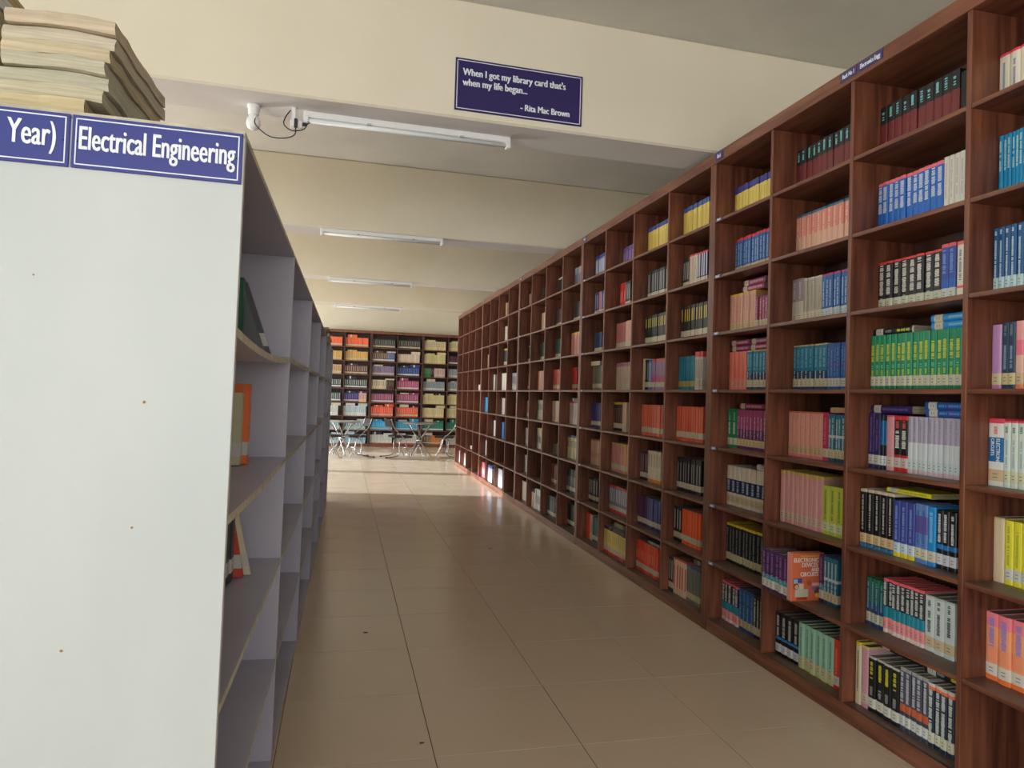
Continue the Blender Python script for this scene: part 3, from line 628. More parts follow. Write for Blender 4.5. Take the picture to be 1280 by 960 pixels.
# unit, bay, row: recess, [(n, width, height, main, top(colour, amount), tape, mark, foot)]
OR = (228, 92, 62)
UB = [
(3,0,0,.126,[(7,.04,.235,(130,140,170),((60,60,130),.14),None,((190,196,210),.3,.8,.5),(50,56,130))]),
(3,1,0,.16,[(6,.04,.2,(110,80,140),None,None,((160,140,180),.3,.8,.4),None)]),
(3,2,0,.117,[(11,.033,.235,(222,196,96),((64,76,140),.14),None,((200,170,90),.2,.7,.3),None)]),
(3,3,0,.111,[(11,.033,.235,(222,196,96),((64,96,150),.14),None,((200,170,90),.2,.7,.3),None)]),
(3,0,1,.13,[(2,.05,.235,(60,80,140),None,T_,BKm,None),(2,.03,.235,(200,100,110),None,T_,None,None),(3,.035,.235,(70,90,150),None,T_,((190,190,200),.3,.9,.4),None)]),
(3,1,1,.14,[(3,.045,.235,(222,60,52),None,None,((240,140,130),.3,.7,.4),None),(3,.035,.235,(70,74,74),None,T_,BKm,None)]),
(3,2,1,.12,[(10,.036,.235,(44,46,48),None,T_,((150,150,146),.3,.9,.4),None)]),
(3,3,1,.115,[(3,.03,.22,(34,34,40),None,T_,BKm,None),(3,.035,.24,(222,206,180),((222,80,90),.05),None,((180,150,140),.2,.9,.3),None),(5,.03,.236,(40,44,90),((222,60,80),.05),T_,((206,206,214),.3,.95,.5),None)]),
(3,0,2,.13,[(5,.04,.2,(50,70,110),None,T_,None,None)]),
(3,1,2,.12,[(4,.05,.235,(190,112,104),None,T_,((90,40,40),.1,.9,.12),None),(3,.04,.24,(220,160,140),None,T_,None,None)]),
(3,2,2,.115,[(10,.037,.235,(44,46,38),None,T_,((200,180,70),.6,.9,.4),None)]),
(3,3,2,.112,[(11,.034,.24,(40,40,34),None,T_,((206,180,70),.55,.9,.4),None)]),
(3,0,3,.12,[(8,.037,.235,(120,112,92),None,T_,None,None)]),
(3,1,3,.125,[(9,.036,.24,(206,180,156),((170,120,130),.14),T_,None,None)]),
(3,2,3,.1,[(1,.05,.25,(214,196,160),None,None,None,None),(2,.03,.24,(30,34,50),None,T_,BKm,None),(2,.03,.24,(60,110,180),None,T_,((190,210,220),.3,.9,.4),None),(7,.033,.24,(150,110,156),((222,70,100),.1),T_,((200,40,110),.25,.45,.7),None)]),
(3,3,3,.1,[(7,.034,.235,(22,126,150),None,(180,160,100),((60,150,170),.3,.8,.3),None),(3,.034,.26,(206,200,190),((226,90,80),.14),T_,((150,130,130),.3,.8,.3),None)]),
(3,0,4,.12,[(7,.037,.235,(60,50,110),None,T_,((90,90,160),.3,.9,.3),None)]),
(3,1,4,.11,[(5,.04,.25,(36,32,36),((214,180,60),.08),T_,((160,110,100),.3,.8,.3),None),(2,.045,.25,(216,176,150),None,T_,None,None)]),
(3,2,4,.1,[(10,.038,.24,(232,106,80),None,T_,((240,150,120),.25,.95,.15),None)]),
(3,3,4,.096,[(11,.034,.24,(228,96,66),None,T_,((244,170,130),.22,.97,.15),None)]),
(3,0,5,.12,[(7,.04,.24,(214,170,140),((200,120,80),.05),None,((190,130,110),.3,.5,.5),None)]),
(3,1,5,.1,[(6,.05,.25,(206,140,130),((206,180,80),.06),T_,None,None),(2,.045,.25,(220,150,60),None,T_,None,None)]),
(3,2,5,.1,[(4,.037,.23,(60,40,44),None,T_,((190,150,150),.3,.9,.3),None),(5,.044,.24,(224,210,180),None,None,((160,140,120),.5,.9,.3),(230,150,70))]),
(3,3,5,.105,[(9,.039,.235,(30,30,34),None,T_,((170,170,166),.3,.85,.25),None)]),
(3,0,6,.11,[(6,.04,.23,(36,34,36),None,T_,BKm,None)]),
(3,1,6,.09,[(9,.044,.23,(120,126,150),((214,50,60),.08),T_,((206,210,216),.4,.9,.4),(206,40,60))]),
(3,2,6,.09,[(4,.04,.23,(80,40,80),None,T_,None,None),(6,.04,.23,(50,56,120),None,T_,((80,90,170),.3,.9,.3),None)]),
(3,3,6,.09,[(3,.04,.245,(26,26,28),None,(190,180,140),BKm,None),(7,.038,.24,(236,88,40),None,T_,((244,130,60),.3,.9,.2),None)]),
(3,0,7,.093,[(2,.05,.24,(226,84,50),None,None,None,None),(2,.045,.24,(220,180,150),None,None,((190,100,80),.3,.8,.3),None),(4,.044,.235,(36,84,84),None,T_,((90,150,140),.3,.9,.3),None)]),
(3,1,7,.05,[(11,.045,.235,(226,206,120),((50,30,70),.14),T_,((190,160,80),.4,.8,.3),(214,60,60))]),
(3,2,7,.082,[(10,.04,.235,(230,76,46),None,T_,((244,120,90),.4,.7,.5),None)]),
(3,3,7,.06,[(2,.037,.24,(50,50,60),None,T_,BKm,None),(5,.038,.25,(220,190,160),((200,60,60),.05),None,((206,60,50),.2,.8,.4),None),(5,.038,.24,(110,116,104),((50,80,150),.05),(190,180,140),((70,70,66),.3,.9,.2),None)]),
(2,0,0,.12,[(2,.05,.2,(150,130,110),None,T_,None,None),(3,.04,.17,(60,60,60),None,None,None,None)]),
(2,1,0,.14,[(5,.045,.2,(64,58,54),None,T_,None,None)]),
(2,2,0,.14,[(6,.045,.22,(44,40,44),((206,200,190),.08),None,None,None)]),
(2,3,0,.13,[(7,.045,.23,(150,150,160),None,None,((60,60,80),.2,.7,.4),None)]),
(2,1,1,.13,[(4,.04,.24,(206,180,150),None,T_,None,None)]),
(2,2,1,.13,[(6,.045,.21,(70,50,48),None,T_,None,None)]),
(2,3,1,.13,[(6,.045,.22,(60,52,54),None,T_,None,None)]),
(2,0,2,.13,[(5,.045,.23,(70,64,50),((190,180,70),.06),T_,None,None)]),
(2,1,2,.13,[(5,.045,.23,(60,70,60),None,T_,None,None)]),
(2,2,2,.13,[(6,.045,.23,(50,76,60),None,T_,None,None)]),
(2,3,2,.11,[(8,.045,.25,(206,140,124),((214,180,60),.08),None,((190,120,110),.2,.8,.3),None)]),
(2,0,3,.13,[(4,.05,.22,(140,90,70),None,T_,None,None)]),
(2,1,3,.1,[(7,.05,.235,(206,150,120),None,None,None,None)]),
(2,2,3,.11,[(8,.045,.235,(226,86,54),None,T_,((150,70,40),.2,.8,.2),None)]),
(2,3,3,.13,[(3,.05,.24,(214,46,40),None,T_,None,None)]),
(2,0,4,.13,[(3,.05,.22,(160,120,100),None,T_,None,None)]),
(2,1,4,.11,[(5,.05,.235,(180,176,150),None,None,((60,60,60),.5,.8,.4),None)]),
(2,2,4,.11,[(8,.045,.235,(206,176,150),None,None,None,None)]),
(2,3,4,.11,[(8,.045,.24,(216,196,186),((220,50,60),.08),None,((190,150,150),.3,.8,.3),None)]),
(2,0,5,.12,[(5,.05,.22,(170,160,156),None,T_,None,None)]),
(2,1,5,.11,[(5,.05,.25,(196,186,166),((206,196,130),.2),None,((60,90,110),.3,.6,.5),None)]),
(2,2,5,.13,[(3,.05,.1,(120,110,104),None,None,None,None)]),
(2,3,5,.1,[(8,.05,.235,(206,190,140),((70,90,140),.08),T_,((50,60,70),.5,.8,.3),None)]),
(2,0,6,.12,[(5,.05,.22,(190,186,176),None,T_,None,None)]),
(2,2,6,.12,[(5,.04,.23,(150,90,66),None,T_,None,None)]),
(2,3,6,.1,[(9,.04,.24,(36,42,40),None,T_,((190,190,180),.3,.7,.3),None)]),
(2,0,7,.09,[(5,.05,.24,(200,186,160),None,T_,None,None)]),
(2,1,7,.06,[(4,.045,.21,(206,176,150),((40,36,36),.14),None,None,None),(5,.045,.24,(206,206,200),None,None,((40,60,80),.3,.7,.4),None)]),
(2,2,7,.08,[(8,.04,.23,(70,76,74),None,T_,((150,150,150),.3,.8,.3),None)]),
(2,3,7,.12,[(6,.04,.23,(24,24,26),None,T_,None,None)]),
(1,2,0,.1,[(2,.03,.24,(220,190,150),None,None,None,None)]),
(1,2,1,.1,[(3,.04,.24,(226,220,200),None,None,None,None)]),
(1,2,2,.09,[(12,.045,.26,(30,34,44),((220,180,60),.1),T_,None,None)]),
(1,0,2,.1,[(2,.03,.24,(214,190,160),None,None,None,None)]),
(1,1,3,.08,[(2,.05,.25,(230,226,220),None,None,None,None)]),
(1,2,3,.07,[(6,.05,.25,(226,222,206),None,None,None,None)]),
(1,3,3,.08,[(5,.05,.24,(170,170,176),None,T_,((90,90,100),.4,.8,.5),None)]),
(1,0,4,.08,[(5,.05,.24,(60,160,214),None,None,None,None)]),
(1,2,4,.08,[(4,.05,.24,(214,200,190),None,Tw,None,None)]),
(1,1,5,.1,[(3,.05,.24,(226,222,220),None,None,None,None)]),
(1,2,5,.09,[(3,.05,.24,(70,130,206),None,None,None,None)]),
(1,0,6,.1,[(2,.05,.24,(226,226,226),None,None,None,None)]),
(1,0,7,.05,[(5,.05,.24,(236,130,140),None,None,((240,200,200),.2,.6,.4),None)]),
(1,1,7,.03,[(6,.05,.25,(222,214,226),((80,110,200),.14),None,None,None)]),
(1,2,7,.06,[(5,.05,.26,(226,226,236),None,None,None,None)]),
(0,3,3,.08,[(3,.05,.1,(230,226,220),None,None,None,None)]),
(0,0,7,.08,[(4,.05,.22,(220,200,206),None,None,None,None)]),
(0,1,7,.08,[(4,.05,.22,(220,210,206),None,None,None,None)]),
(0,2,6,.08,[(3,.05,.06,(220,216,210),None,None,None,None)]),
]
for u, col, row, rec, runs in UB:
    y = -(u+col*.25)*LL-(.014 if col else .037); zs = Z0+(7-row)*PP
    for n, w, h, main, topc, tape, mark, foot in runs:
        for i in range(n):
            mw = MR @ Matrix.Translation((rec+random.uniform(-.003, .004), y-w/2, zs+.0004))
            sb.book(mw, w-.0014, h*random.uniform(.992, 1.0), .175, main, topc, tape, mark, 0, foot); y -= w
def lie(mw, length, th, d, col, tape=(206, 196, 170)):
    # flat book: box with a tape patch on the spine
    c = jit(col, random.uniform(-8, 8)); V = lambda x, y, z: tuple(mw @ Vector((x, y, z)))
    cuts = [0, .25, .42, 1]
    for k in range(3):
        a, b = -cuts[k]*length, -cuts[k+1]*length
        cc = tape if (k == 1 and tape) else c
        sb.q([V(0, a, 0), V(0, b, 0), V(0, b, th), V(0, a, th)], cc)
    sb.q([V(0, 0, th), V(0, -length, th), V(d, -length, th), V(d, 0, th)], c)
    sb.q([V(0, -length, 0), V(d, -length, 0), V(d, -length, th), V(0, -length, th)], (176, 166, 146))
    sb.q([V(d, 0, 0), V(0, 0, 0), V(0, 0, th), V(d, 0, th)], (176, 166, 146))
    sb.q([V(0, 0, 0), V(d, 0, 0), V(d, -length, 0), V(0, -length, 0)], c)
for u, col, row, y0, ln, th, zo, c in [(3, 0, 3, .05, .24, .04, .236, (214, 196, 160)), (3, 1, 7, .12, .2, .035, .236, (206, 196, 150)), (3, 2, 7, .2, .2, .02, .236, (150, 160, 160)), (3, 3, 7, .3, .2, .03, .251, (120, 130, 120)), (2, 3, 4, .1, .2, .03, .241, (50, 50, 60))]:
    lie(MR @ Matrix.Translation((.1, -(u+col*.25)*LL-y0, Z0+(7-row)*PP+zo)), ln, th, .16, c)
# far bookcases: bays left to right, rows from the top
far = [
 [((240,112,66),T_,None),((240,112,66),T_,None),((36,38,36),T_,(150,150,140)),((36,38,36),T_,(150,150,140)),((222,208,156),None,(160,120,150)),((222,208,156),None,(160,120,150))],
 [((206,164,92),T_,None),((206,164,92),T_,None),((104,76,66),Tw,(180,160,150)),((222,200,178),None,None),((222,208,150),None,(190,190,120)),((50,40,64),Tw,(150,60,90))],
 [((206,180,130),T_,(150,60,50)),((92,58,56),T_,(190,170,160)),((150,134,162),T_,(90,80,120)),((44,60,122),Tw,(120,140,190)),((206,184,172),None,(160,120,120)),((160,176,184),Tw,(120,130,140))],
 [((40,44,44),Tw,(190,200,190)),((40,42,44),Tw,(190,200,190)),((214,204,172),None,(120,110,100)),((172,74,112),Tw,(210,150,170)),((152,164,168),Tw,(110,126,140)),((152,164,168),Tw,(110,126,140))],
 [((40,60,56),Tw,(190,206,196)),((64,48,116),T_,(130,120,170)),((150,76,108),Tw,(200,150,170)),((158,72,110),Tw,(210,150,170)),((222,208,154),None,(190,176,130)),((222,208,154),None,(190,176,130))],
 [((214,216,212),None,(170,176,176)),((218,220,216),None,(40,160,206)),((240,92,62),T_,(248,150,130)),((240,100,66),T_,(248,160,140)),((222,208,160),None,(190,176,130)),((222,210,170),None,(190,176,130))],
 [((190,206,206),None,(60,140,150)),((176,196,200),None,(70,110,130)),((36,160,216),T_,(120,200,230)),((36,160,216),T_,(120,200,230)),((34,118,98),Tw,(90,160,140)),((34,118,98),Tw,(90,160,140))],
 [((190,214,220),None,(60,130,160)),((176,206,220),None,(50,130,170)),((222,222,216),None,(170,190,190)),((222,222,216),None,(190,150,150)),((206,110,44),T_,(230,160,90)),((206,206,200),None,(150,150,150))],
]
for row in range(8):
    for bay in range(6):
        main, tape, mk = far[row][bay]
        u, k = divmod(bay, 2)
        x = FX[u]+(.03 if k == 0 else .678); lim = x+.615
        zs = Z0+(7-row)*PP+.0004; h0 = .235 if row not in (5,) else .25
        if row in (1, 2, 3) and bay == 3 and row == 1: h0 = .22
        x += .006
        i = 0; xs = x
        while x+.05 < lim-random.choice((0, .04)):
            w = .047; c = main; t = tape; m = mk; h = h0*random.uniform(.975, 1.0)
            if (row, bay) == (1, 2) and x > xs+.37: c = (52, 100, 160)
            if (row, bay) == (2, 4) and x < xs+.16: c = (20, 140, 84)
            elif (row, bay) == (2, 4) and x < xs+.25: c = (40, 30, 36)
            if (row, bay) == (3, 2) and x > xs+.33: c = (84, 60, 50)
            if (row, bay) == (4, 1) and x > xs+.36: c = (222, 180, 150); t = None
            if (row, bay) == (7, 4) and x < xs+.1: c = (36, 40, 44)
            elif (row, bay) == (7, 4) and x < xs+.2: c = (30, 130, 140)
            if (row, bay) == (5, 0) and xs+.5 < x: x += w; continue
            mw = Matrix.Translation((x+w/2, FY+.06, zs)) @ rotz(PI/2)
            # facing -y: local x axis must point to +y
            sb.book(mw, w-.003, h, .175, c, None, t, (m, .35, .9, .3) if m else None, -.12 if (row, bay) == (7, 1) else 0, (214, 90, 80) if (row, bay) in ((7, 2), (7, 3)) else None)
            x += w; i += 1
        # flat stacks on top of the row
        for s_ in range(2):
            if random.random() < .8:
                x0 = xs+.04+s_*.30+random.uniform(0, .05); c = main if random.random() < .6 else random.choice([(214, 206, 180), (60, 56, 70), (206, 190, 170)])
                if (row, bay) == (5, 1): c = (206, 216, 216)
                mw = Matrix.Translation((x0, FY+.07, zs+h0+.002)) @ rotz(PI/2)
                if x0+.24 < lim: 
                    M2 = Matrix.Translation((x0+.23, FY+.07, zs+h0+.002)) @ rotz(PI/2)
                    for q in range(random.choice((1, 2))):
                        lie(Matrix.Translation((x0, FY+.07, zs+h0+.002+q*.034)) @ rotz(PI/2), .23, .032, .16, c, (214, 208, 190)) if h0+.002+(q+1)*.034 < PP-.022 else None
bo = sb.obj('textbooks'); bo['kind'] = 'stuff'
tag(bo, 'remaining textbooks in the farther bookcases on the right and the bookcases on the back wall', 'books')

# ------------------------------------------------------------------ the white laminate bookcases on the left
LX0, LY0, LROT, LT = -.2368+.0392*1.4967, 1.4967, -.0392, .0096
ML = Matrix.Translation((LX0, LY0, 0)) @ rotz(LROT) @ Matrix.Rotation(LT, 4, 'Y')
LW, LP, LZ, LDEP, TK = 1.3054, .376, .0216, .80, .018
def left_unit(i, label):
    E = empty('laminate_bookcase', ML @ Matrix.Translation((0, i*2*LW, 0)), label, 'bookcase', 'white laminate bookcases on the left')
    top = LZ+5*LP
    def sagboard(y0, y1, z, sag, m, name, th=.018, x0=-LDEP, x1=-.001):
        a = MB(); n = 10; ring = []
        for k in range(n+1):
            t = k/n; y = y0+(y1-y0)*t; dz = -sag*4*t*(1-t)
            ring.append([(x0, y, z+dz-th), (x1, y, z+dz-th), (x1, y, z+dz), (x0, y, z+dz)])
        for k in range(n):
            A, B = ring[k], ring[k+1]
            a.face([A[3], A[2], B[2], B[3]], M_lam); a.face([A[0], B[0], B[1], A[1]], M_lam)
            a.face([A[1], B[1], B[2], A[2]], M_edge); a.face([A[0], A[3], B[3], B[0]], M_edge)
        a.face(ring[0][::-1], M_edge); a.face(ring[-1], M_lam); return a.obj(name, E)
    # end and division panels; the first one is the wide pale end seen from the camera
    for k in range(3 if i == 2 else 2):
        y = k*LW
        a = MB(); a.bbox(-LDEP, 0, y, y+TK, 0, top, M_lam, .0012, {'-y': M_lamend if (i == 0 and k == 0) else M_lam, '+x': M_edge}); a.obj('end_panel' if k != 1 else 'divider', E)
    a = MB(); a.bbox(-.404, -.396, TK if i == 0 else .0185, 2*LW-.0005, .004, top-.0005, M_lam, .0008); a.obj('back_panel', E)  # unseen back, added to keep window light out of the shelves
    for k in range(2):
        y0, y1 = k*LW+TK, (k+1)*LW
        sagboard(y0 if k else 0.0005, y1 if k == 0 else LW*2+(TK if i == 2 else 0), top+.0125, .0, M_lam, 'top_board', .012)
        for r in range(0, 5):
            sag = [0, .004, .006, .008, .022][r] if i == 0 and k == 0 else random.uniform(.002, .012) if r else 0
            sagboard(y0, y1, LZ+r*LP, sag, M_lam, 'shelf')
        a = MB(); a.bbox(-.045, -.03, y0, y1, 0, LZ-.018 if LZ > .02 else .003, M_lam, .0005); a.obj('plinth', E)
    return E
left_unit(0, 'nearest pale laminate bookcase on the left, its wide plain end facing the viewer')
left_unit(1, 'second pale laminate bookcase on the left, mostly empty shelves')
left_unit(2, 'farthest pale laminate bookcase on the left, next to the seating area')
ltop = LZ+5*LP+.0125
# stains on the end panel
st_m = mat('rust_stain', (150, 112, 70), .8)
a = MB()
for (x, z, r) in [(-.16*1.0, 1.42, .003), (-.42, 1.23, .004), (-.17, 1.18, .0025), (-.36, 1.65, .002), (-.28, .95, .003), (-.45, 1.1, .002)]:
    a.face([(x+r*random.uniform(.7, 1.2)*math.cos(2*PI*k/9), -.0004, z-.05+r*random.uniform(.7, 1.2)*math.sin(2*PI*k/9)) for k in range(9)], st_m)
first = [o for o in C.objects if o.name.startswith('laminate_bookcase')][0]
a.obj('stain', first)

# blue subject signs on the end panel
def end_sign(x0, x1, body, size, label, align_x, bold=.0010, sx=.62, sup=None):
    z0 = 1.807; h = .1
    E = empty('subject_sign', ML @ Matrix.Translation((x0, -.0005, z0)), label, 'sign', 'blue subject signs on the laminate end panel')
    w = x1-x0
    a = MB(); a.bbox(0, w, -.004, 0, 0, h, M_sblue, .0008, {'+z': M_edge}); a.obj('plate', E)
    b = MB(); f = .006; t = .0022
    for q in ((f, w-f, f, f+t), (f, w-f, h-f-t, h-f), (f, f+t, f, h-f), (w-f-t, w-f, f, h-f)):
        b.box(q[0], q[1], -.0046, -.004, q[2], q[3], M_swhite)
    b.obj('border', E)
    me = text_mesh('lettering', body, size, M_swhite, .0003, sx, bold); o = link('lettering', me, E)
    xs = [v.co.x for v in me.vertices]; wd = max(xs)-min(xs)
    o.matrix_local = Matrix.Translation(((w-wd)/2-min(xs) if align_x is None else align_x-max(xs), -.0046, h*.36)) @ Matrix.Rotation(PI/2, 4, 'X')
    for zz in (.5,):
        for xx in (.010, w-.010):
            c = MB(); c.lathe([(.0016, 0), (.0016, .001), (.0008, .0016)], M_black, 10); s_ = c.obj('screw', E)
            s_.matrix_local = Matrix.Translation((xx, -.0046, h*zz)) @ Matrix.Rotation(PI/2, 4, 'X')
    if sup:
        me2 = text_mesh('lettering', sup[0], size*.6, M_swhite, .0003, sx, bold); q = link('lettering', me2, E)
        q.matrix_local = Matrix.Translation((sup[1], -.0046, h*.36+size*.38)) @ Matrix.Rotation(PI/2, 4, 'X')
    return E
end_sign(-.307, -.004, 'Electrical Engineering', 0.063, 'blue sign with white lettering reading Electrical Engineering at the end panel corner', None, sx=.515)
end_sign(-.664, -.311, 'First Year (1   Year)', .066, 'blue sign left of the Electrical Engineering sign, its lettering ending in Year)', .353-.022, sx=.56, sup=('st', .353-.022-.119))

# paper bundles on top of the near left bookcase
def bundle(x0, x1, y0, y1, z, th, c1, seed, label):
    rnd = random.Random(seed)
    m = mat('old_paper_%d' % seed, c1, .9, nscale=(3, 3, 160), col2=jit(c1, -26), bump=.3)
    a = MB(); nx, ny = 8, 10
    def wob(t, k): return .004*math.sin(t*5+1.7+k)
    def P(i, j, s_):
        fl_ = 1 if (s_ or z > ltop+.01) else 0; u, v = i/nx, j/ny; x = x0+(x1-x0)*u; y = y0+(y1-y0)*v
        bulge = .003*math.sin(PI*max(0, min(1, (x+.46)/.2)))
        zz = z+(th if s_ else 0)+(wob(x*6+y*9, 2)*.5+.002)*fl_+bulge*fl_
        ex = rnd.uniform(-.0015, .0015) if (i in (0, nx) or j in (0, ny)) else 0
        return (x+ex+wob(v, 1)*.5, y+ex, zz)
    top_ = [[P(i, j, 1) for j in range(ny+1)] for i in range(nx+1)]; bot = [[P(i, j, 0) for j in range(ny+1)] for i in range(nx+1)]
    for i in range(nx):
        for j in range(ny):
            a.face([top_[i][j], top_[i+1][j], top_[i+1][j+1], top_[i][j+1]], m, True); a.face([bot[i][j], bot[i][j+1], bot[i+1][j+1], bot[i+1][j]], m, True)
    rim = [(i, 0) for i in range(nx)]+[(nx, j) for j in range(ny)]+[(i, ny) for i in range(nx, 0, -1)]+[(0, j) for j in range(ny, 0, -1)]
    for k in range(len(rim)):
        (i, j), (i2, j2) = rim[k], rim[(k+1) % len(rim)]
        A, B, D, E_ = bot[i][j], bot[i2][j2], top_[i2][j2], top_[i][j]
        # the front fold bulges out, leaving a groove between bundles
        pa = [A]
        ox = -.004 if j == 0 and j2 == 0 else 0
        if ox:
            mid0 = ((A[0]+E_[0])/2, (A[1]+E_[1])/2+ox, (A[2]+E_[2])/2); mid1 = ((B[0]+D[0])/2, (B[1]+D[1])/2+ox, (B[2]+D[2])/2)
            a.face([A, B, mid1, mid0], m, True); a.face([mid0, mid1, D, E_], m, True)
        else: a.face([A, B, D, E_], m)
    o = a.obj('paper_bundle'); o.matrix_world = ML; tag(o, label, 'papers', 'old paper bundles stacked on the near left bookcase'); return o
lab6 = ['bottom yellowed paper bundle of the main stack, directly on the bookcase top', 'second paper bundle from the bottom of the main stack', 'third paper bundle from the bottom of the main stack', 'fourth paper bundle from the bottom, middle of the main stack', 'fifth paper bundle from the bottom, below an orange stained fold', 'sixth paper bundle of the main stack, just under the top one', 'top paper bundle of the main stack above the Electrical Engineering sign']
cs = [(206, 190, 150), (196, 188, 160), (190, 186, 164), (192, 186, 164), (200, 186, 156), (198, 188, 166), (200, 184, 160)]
z = ltop+.0045
edges = [(-.461, -.300), (-.457, -.272), (-.452, -.262), (-.446, -.268), (-.449, -.262), (-.452, -.255), (-.444, -.252)]
for k in range(7):
    th = .0258
    bundle(edges[k][0], edges[k][1], .028+(.006*(k % 3)), .40+.012*(k % 2), z, th-.0012, cs[k], k+1, lab6[k]); z += th+.0012
z = ltop+.0045
for k in range(9):
    bundle(-.70+.004*(k % 3), -.472+.003*(k % 2), .05+.004*(k % 2), .50, z, .0268, [(190, 180, 150), (214, 216, 214), (196, 176, 130)][k % 3], k+20,
           '%s paper bundle from the bottom in the taller stack at the left frame edge' % (ordn+['topmost'])[k]); z += .029
for j, (y, n) in enumerate([(5.6, 3), (6.35, 5), (7.0, 3)]):
    z = ltop+.0045
    for k in range(n):
        bundle(-.30+.01*(k % 2), -.03+.008*(k % 3), y, y+.36, z, .03, [(190, 166, 120), (170, 140, 100), (150, 136, 110)][(j+k) % 3], 40+j*6+k,
               '%s bundle from the bottom, %s of three far stacks on the left bookcases' % (ordn[k], ['nearest', 'middle', 'farthest'][j])); z += .0325

# books in the left bookcases
def left_book(x, y, row, w, h, d, col, lean, label, tape=True, name='textbook', foot=None, dz=0):
    zs = LZ+row*LP+.0005
    a = MB(); m = paper(col); t = .0015
    a.bbox(-.003, 0, -w/2, w/2, 0, h, m, .0008); a.box(-d, -.003, -w/2, -w/2+t, 0, h, m); a.box(-d, -.003, w/2-t, w/2, 0, h, m)
    mw = ML @ Matrix.Translation((x, y, zs+dz))
    SH = lambda mb_: setattr(mb_, 'v', [(p_[0]-lean*p_[2], p_[1], p_[2]) for p_ in mb_.v])
    SH(a)
    o = link(name, a.mesh(name), None, mw); tag(o, label, 'book', 'books on the near left bookcase')
    a = MB(); a.box(-d+.002, -.0035, -w/2+t+.0002, w/2-t-.0002, .002, h-.003, M_page); SH(a); a.obj('page_block', o)
    if tape:
        a = MB(); a.box(-.03, .0006, -w/2-.0005, w/2+.0005, .03, .075, paper((190, 186, 180))); SH(a); a.obj('spine_label', o)
    return o
left_book(-.15, .98, 4, .035, .27, .2, (16, 16, 20), 0, 'black file standing on the upper left shelf', False, dz=-.006)
left_book(-.135, 1.03, 4, .045, .25, .2, (14, 92, 58), 0, 'dark green file on the upper left shelf, beside slumped grey files', False, dz=-.006)
left_book(-.065, 1.10, 4, .026, .255, .2, (92, 94, 96), .36, 'grey file slumped backwards beside the green file', False, dz=-.0045)
left_book(-.05, 1.135, 4, .022, .25, .2, (76, 76, 80), .36, 'dark grey file, outermost of the slumped files', dz=-.0035)
left_book(-.12, 1.025, 3, .035, .24, .2, (186, 178, 146), 0, 'cream book behind the orange book, second shelf down', dz=-.003)
left_book(-.105, 1.075, 3, .05, .27, .2, (222, 104, 36), 0, 'tall orange book standing on the second shelf down of the left bookcase', dz=-.003)
left_book(-.13, .93, 2, .045, .26, .2, (44, 46, 52), 0, 'charcoal book on the third shelf down at the left', dz=-.002)
left_book(-.125, .985, 2, .045, .255, .2, (58, 62, 70), 0, 'slate grey book between charcoal and red books', dz=-.002)
left_book(-.095, 1.04, 2, .02, .25, .2, (196, 70, 48), .20, 'slim red book slumped against grey books, third shelf down', dz=-.002)
left_book(-.075, 1.07, 2, .016, .245, .2, (206, 196, 170), .24, 'slim cream book slumped beside the red book', dz=-.002)
left_book(-.08, 5.0, 3, .04, .26, .20, (190, 84, 40), 0, 'far orange book standing in the second left bookcase')

# ------------------------------------------------------------------ quote board on the beam
def quote():
    w, h = .778, .3035
    E = empty('quote_board', Matrix.Translation((.688, 4.0245, 3.044)), 'dark blue board with a white bordered library card quotation on the beam', 'sign')
    a = MB(); a.bbox(0, w, -.006, 0, 0, h, M_spurple, .001); a.obj('board', E)
    b = MB(); f = .010; t = .0045
    for q in ((f, w-f, f, f+t), (f, w-f, h-f-t, h-f), (f, f+t, f, h-f), (w-f-t, w-f, f, h-f)):
        b.box(q[0], q[1], -.0066, -.006, q[2], q[3], M_swhite)
    b.obj('border', E)
    for s_, x, z, al in (("When I got my library card that's", .045, .207, 0), ('when my life began...', .045, .147, 0), ('- Rita Mac Brown', .70, .047, 1)):
        me = text_mesh('lettering', s_, .058 if not al else .054, M_swhite, .0003, .80, .0020); o = link('lettering', me, E)
        wd = max(v.co.x for v in me.vertices)
        o.matrix_local = Matrix.Translation((x if not al else x-wd, -.0066, z)) @ Matrix.Rotation(PI/2, 4, 'X')
quote()

# ------------------------------------------------------------------ tube lights and bulb on the beam undersides
def tube_light(x0, x1, y, label, box=True):
    E = empty('tube_light', Matrix.Translation((x0, y, ZB)), label, 'light fitting', 'tube light battens under the beams')
    w = x1-x0
    a = MB(); a.bbox(0, w, -.022, .022, -.036, 0, M_white, .004); a.obj('batten', E)
    a = MB(); a.tube([(.025, -.012, -.054), (w-.025, -.012, -.054)], .013, M_tube, 12); a.obj('tube', E)
    for xx in (0, w-.028):
        a = MB(); a.bbox(xx, xx+.028, -.028, .014, -.072, -.030, M_white, .004); a.obj('lamp_holder', E)
    for xx in (.3*w, .75*w):
        a = MB(); a.bbox(xx-.012, xx+.012, -.024, .024, -.040, -.030, M_edge, .001); a.obj('clip', E)
    return E
tube_light(-.145, 1.08, 4.235, 'long white tube light batten on the nearest beam underside, beside a plug box')
tube_light(-.05, 1.17, 7.235, 'second white tube light batten, on the next beam back')
tube_light(.06, 1.24, 10.30, 'third white tube light batten from the front')
tube_light(.2, 1.42, 13.42, 'farthest white tube light batten above the reading area')
E = empty('wall_bulb', Matrix.Translation((-.415, 4.24, ZB)), 'white bulb in an angled holder under the nearest beam', 'light bulb')
a = MB(); a.lathe([(.036, 0), (.036, -.014), (.031, -.020), (.029, -.055), (.026, -.058)][::-1], M_white, 20); a.obj('holder', E)
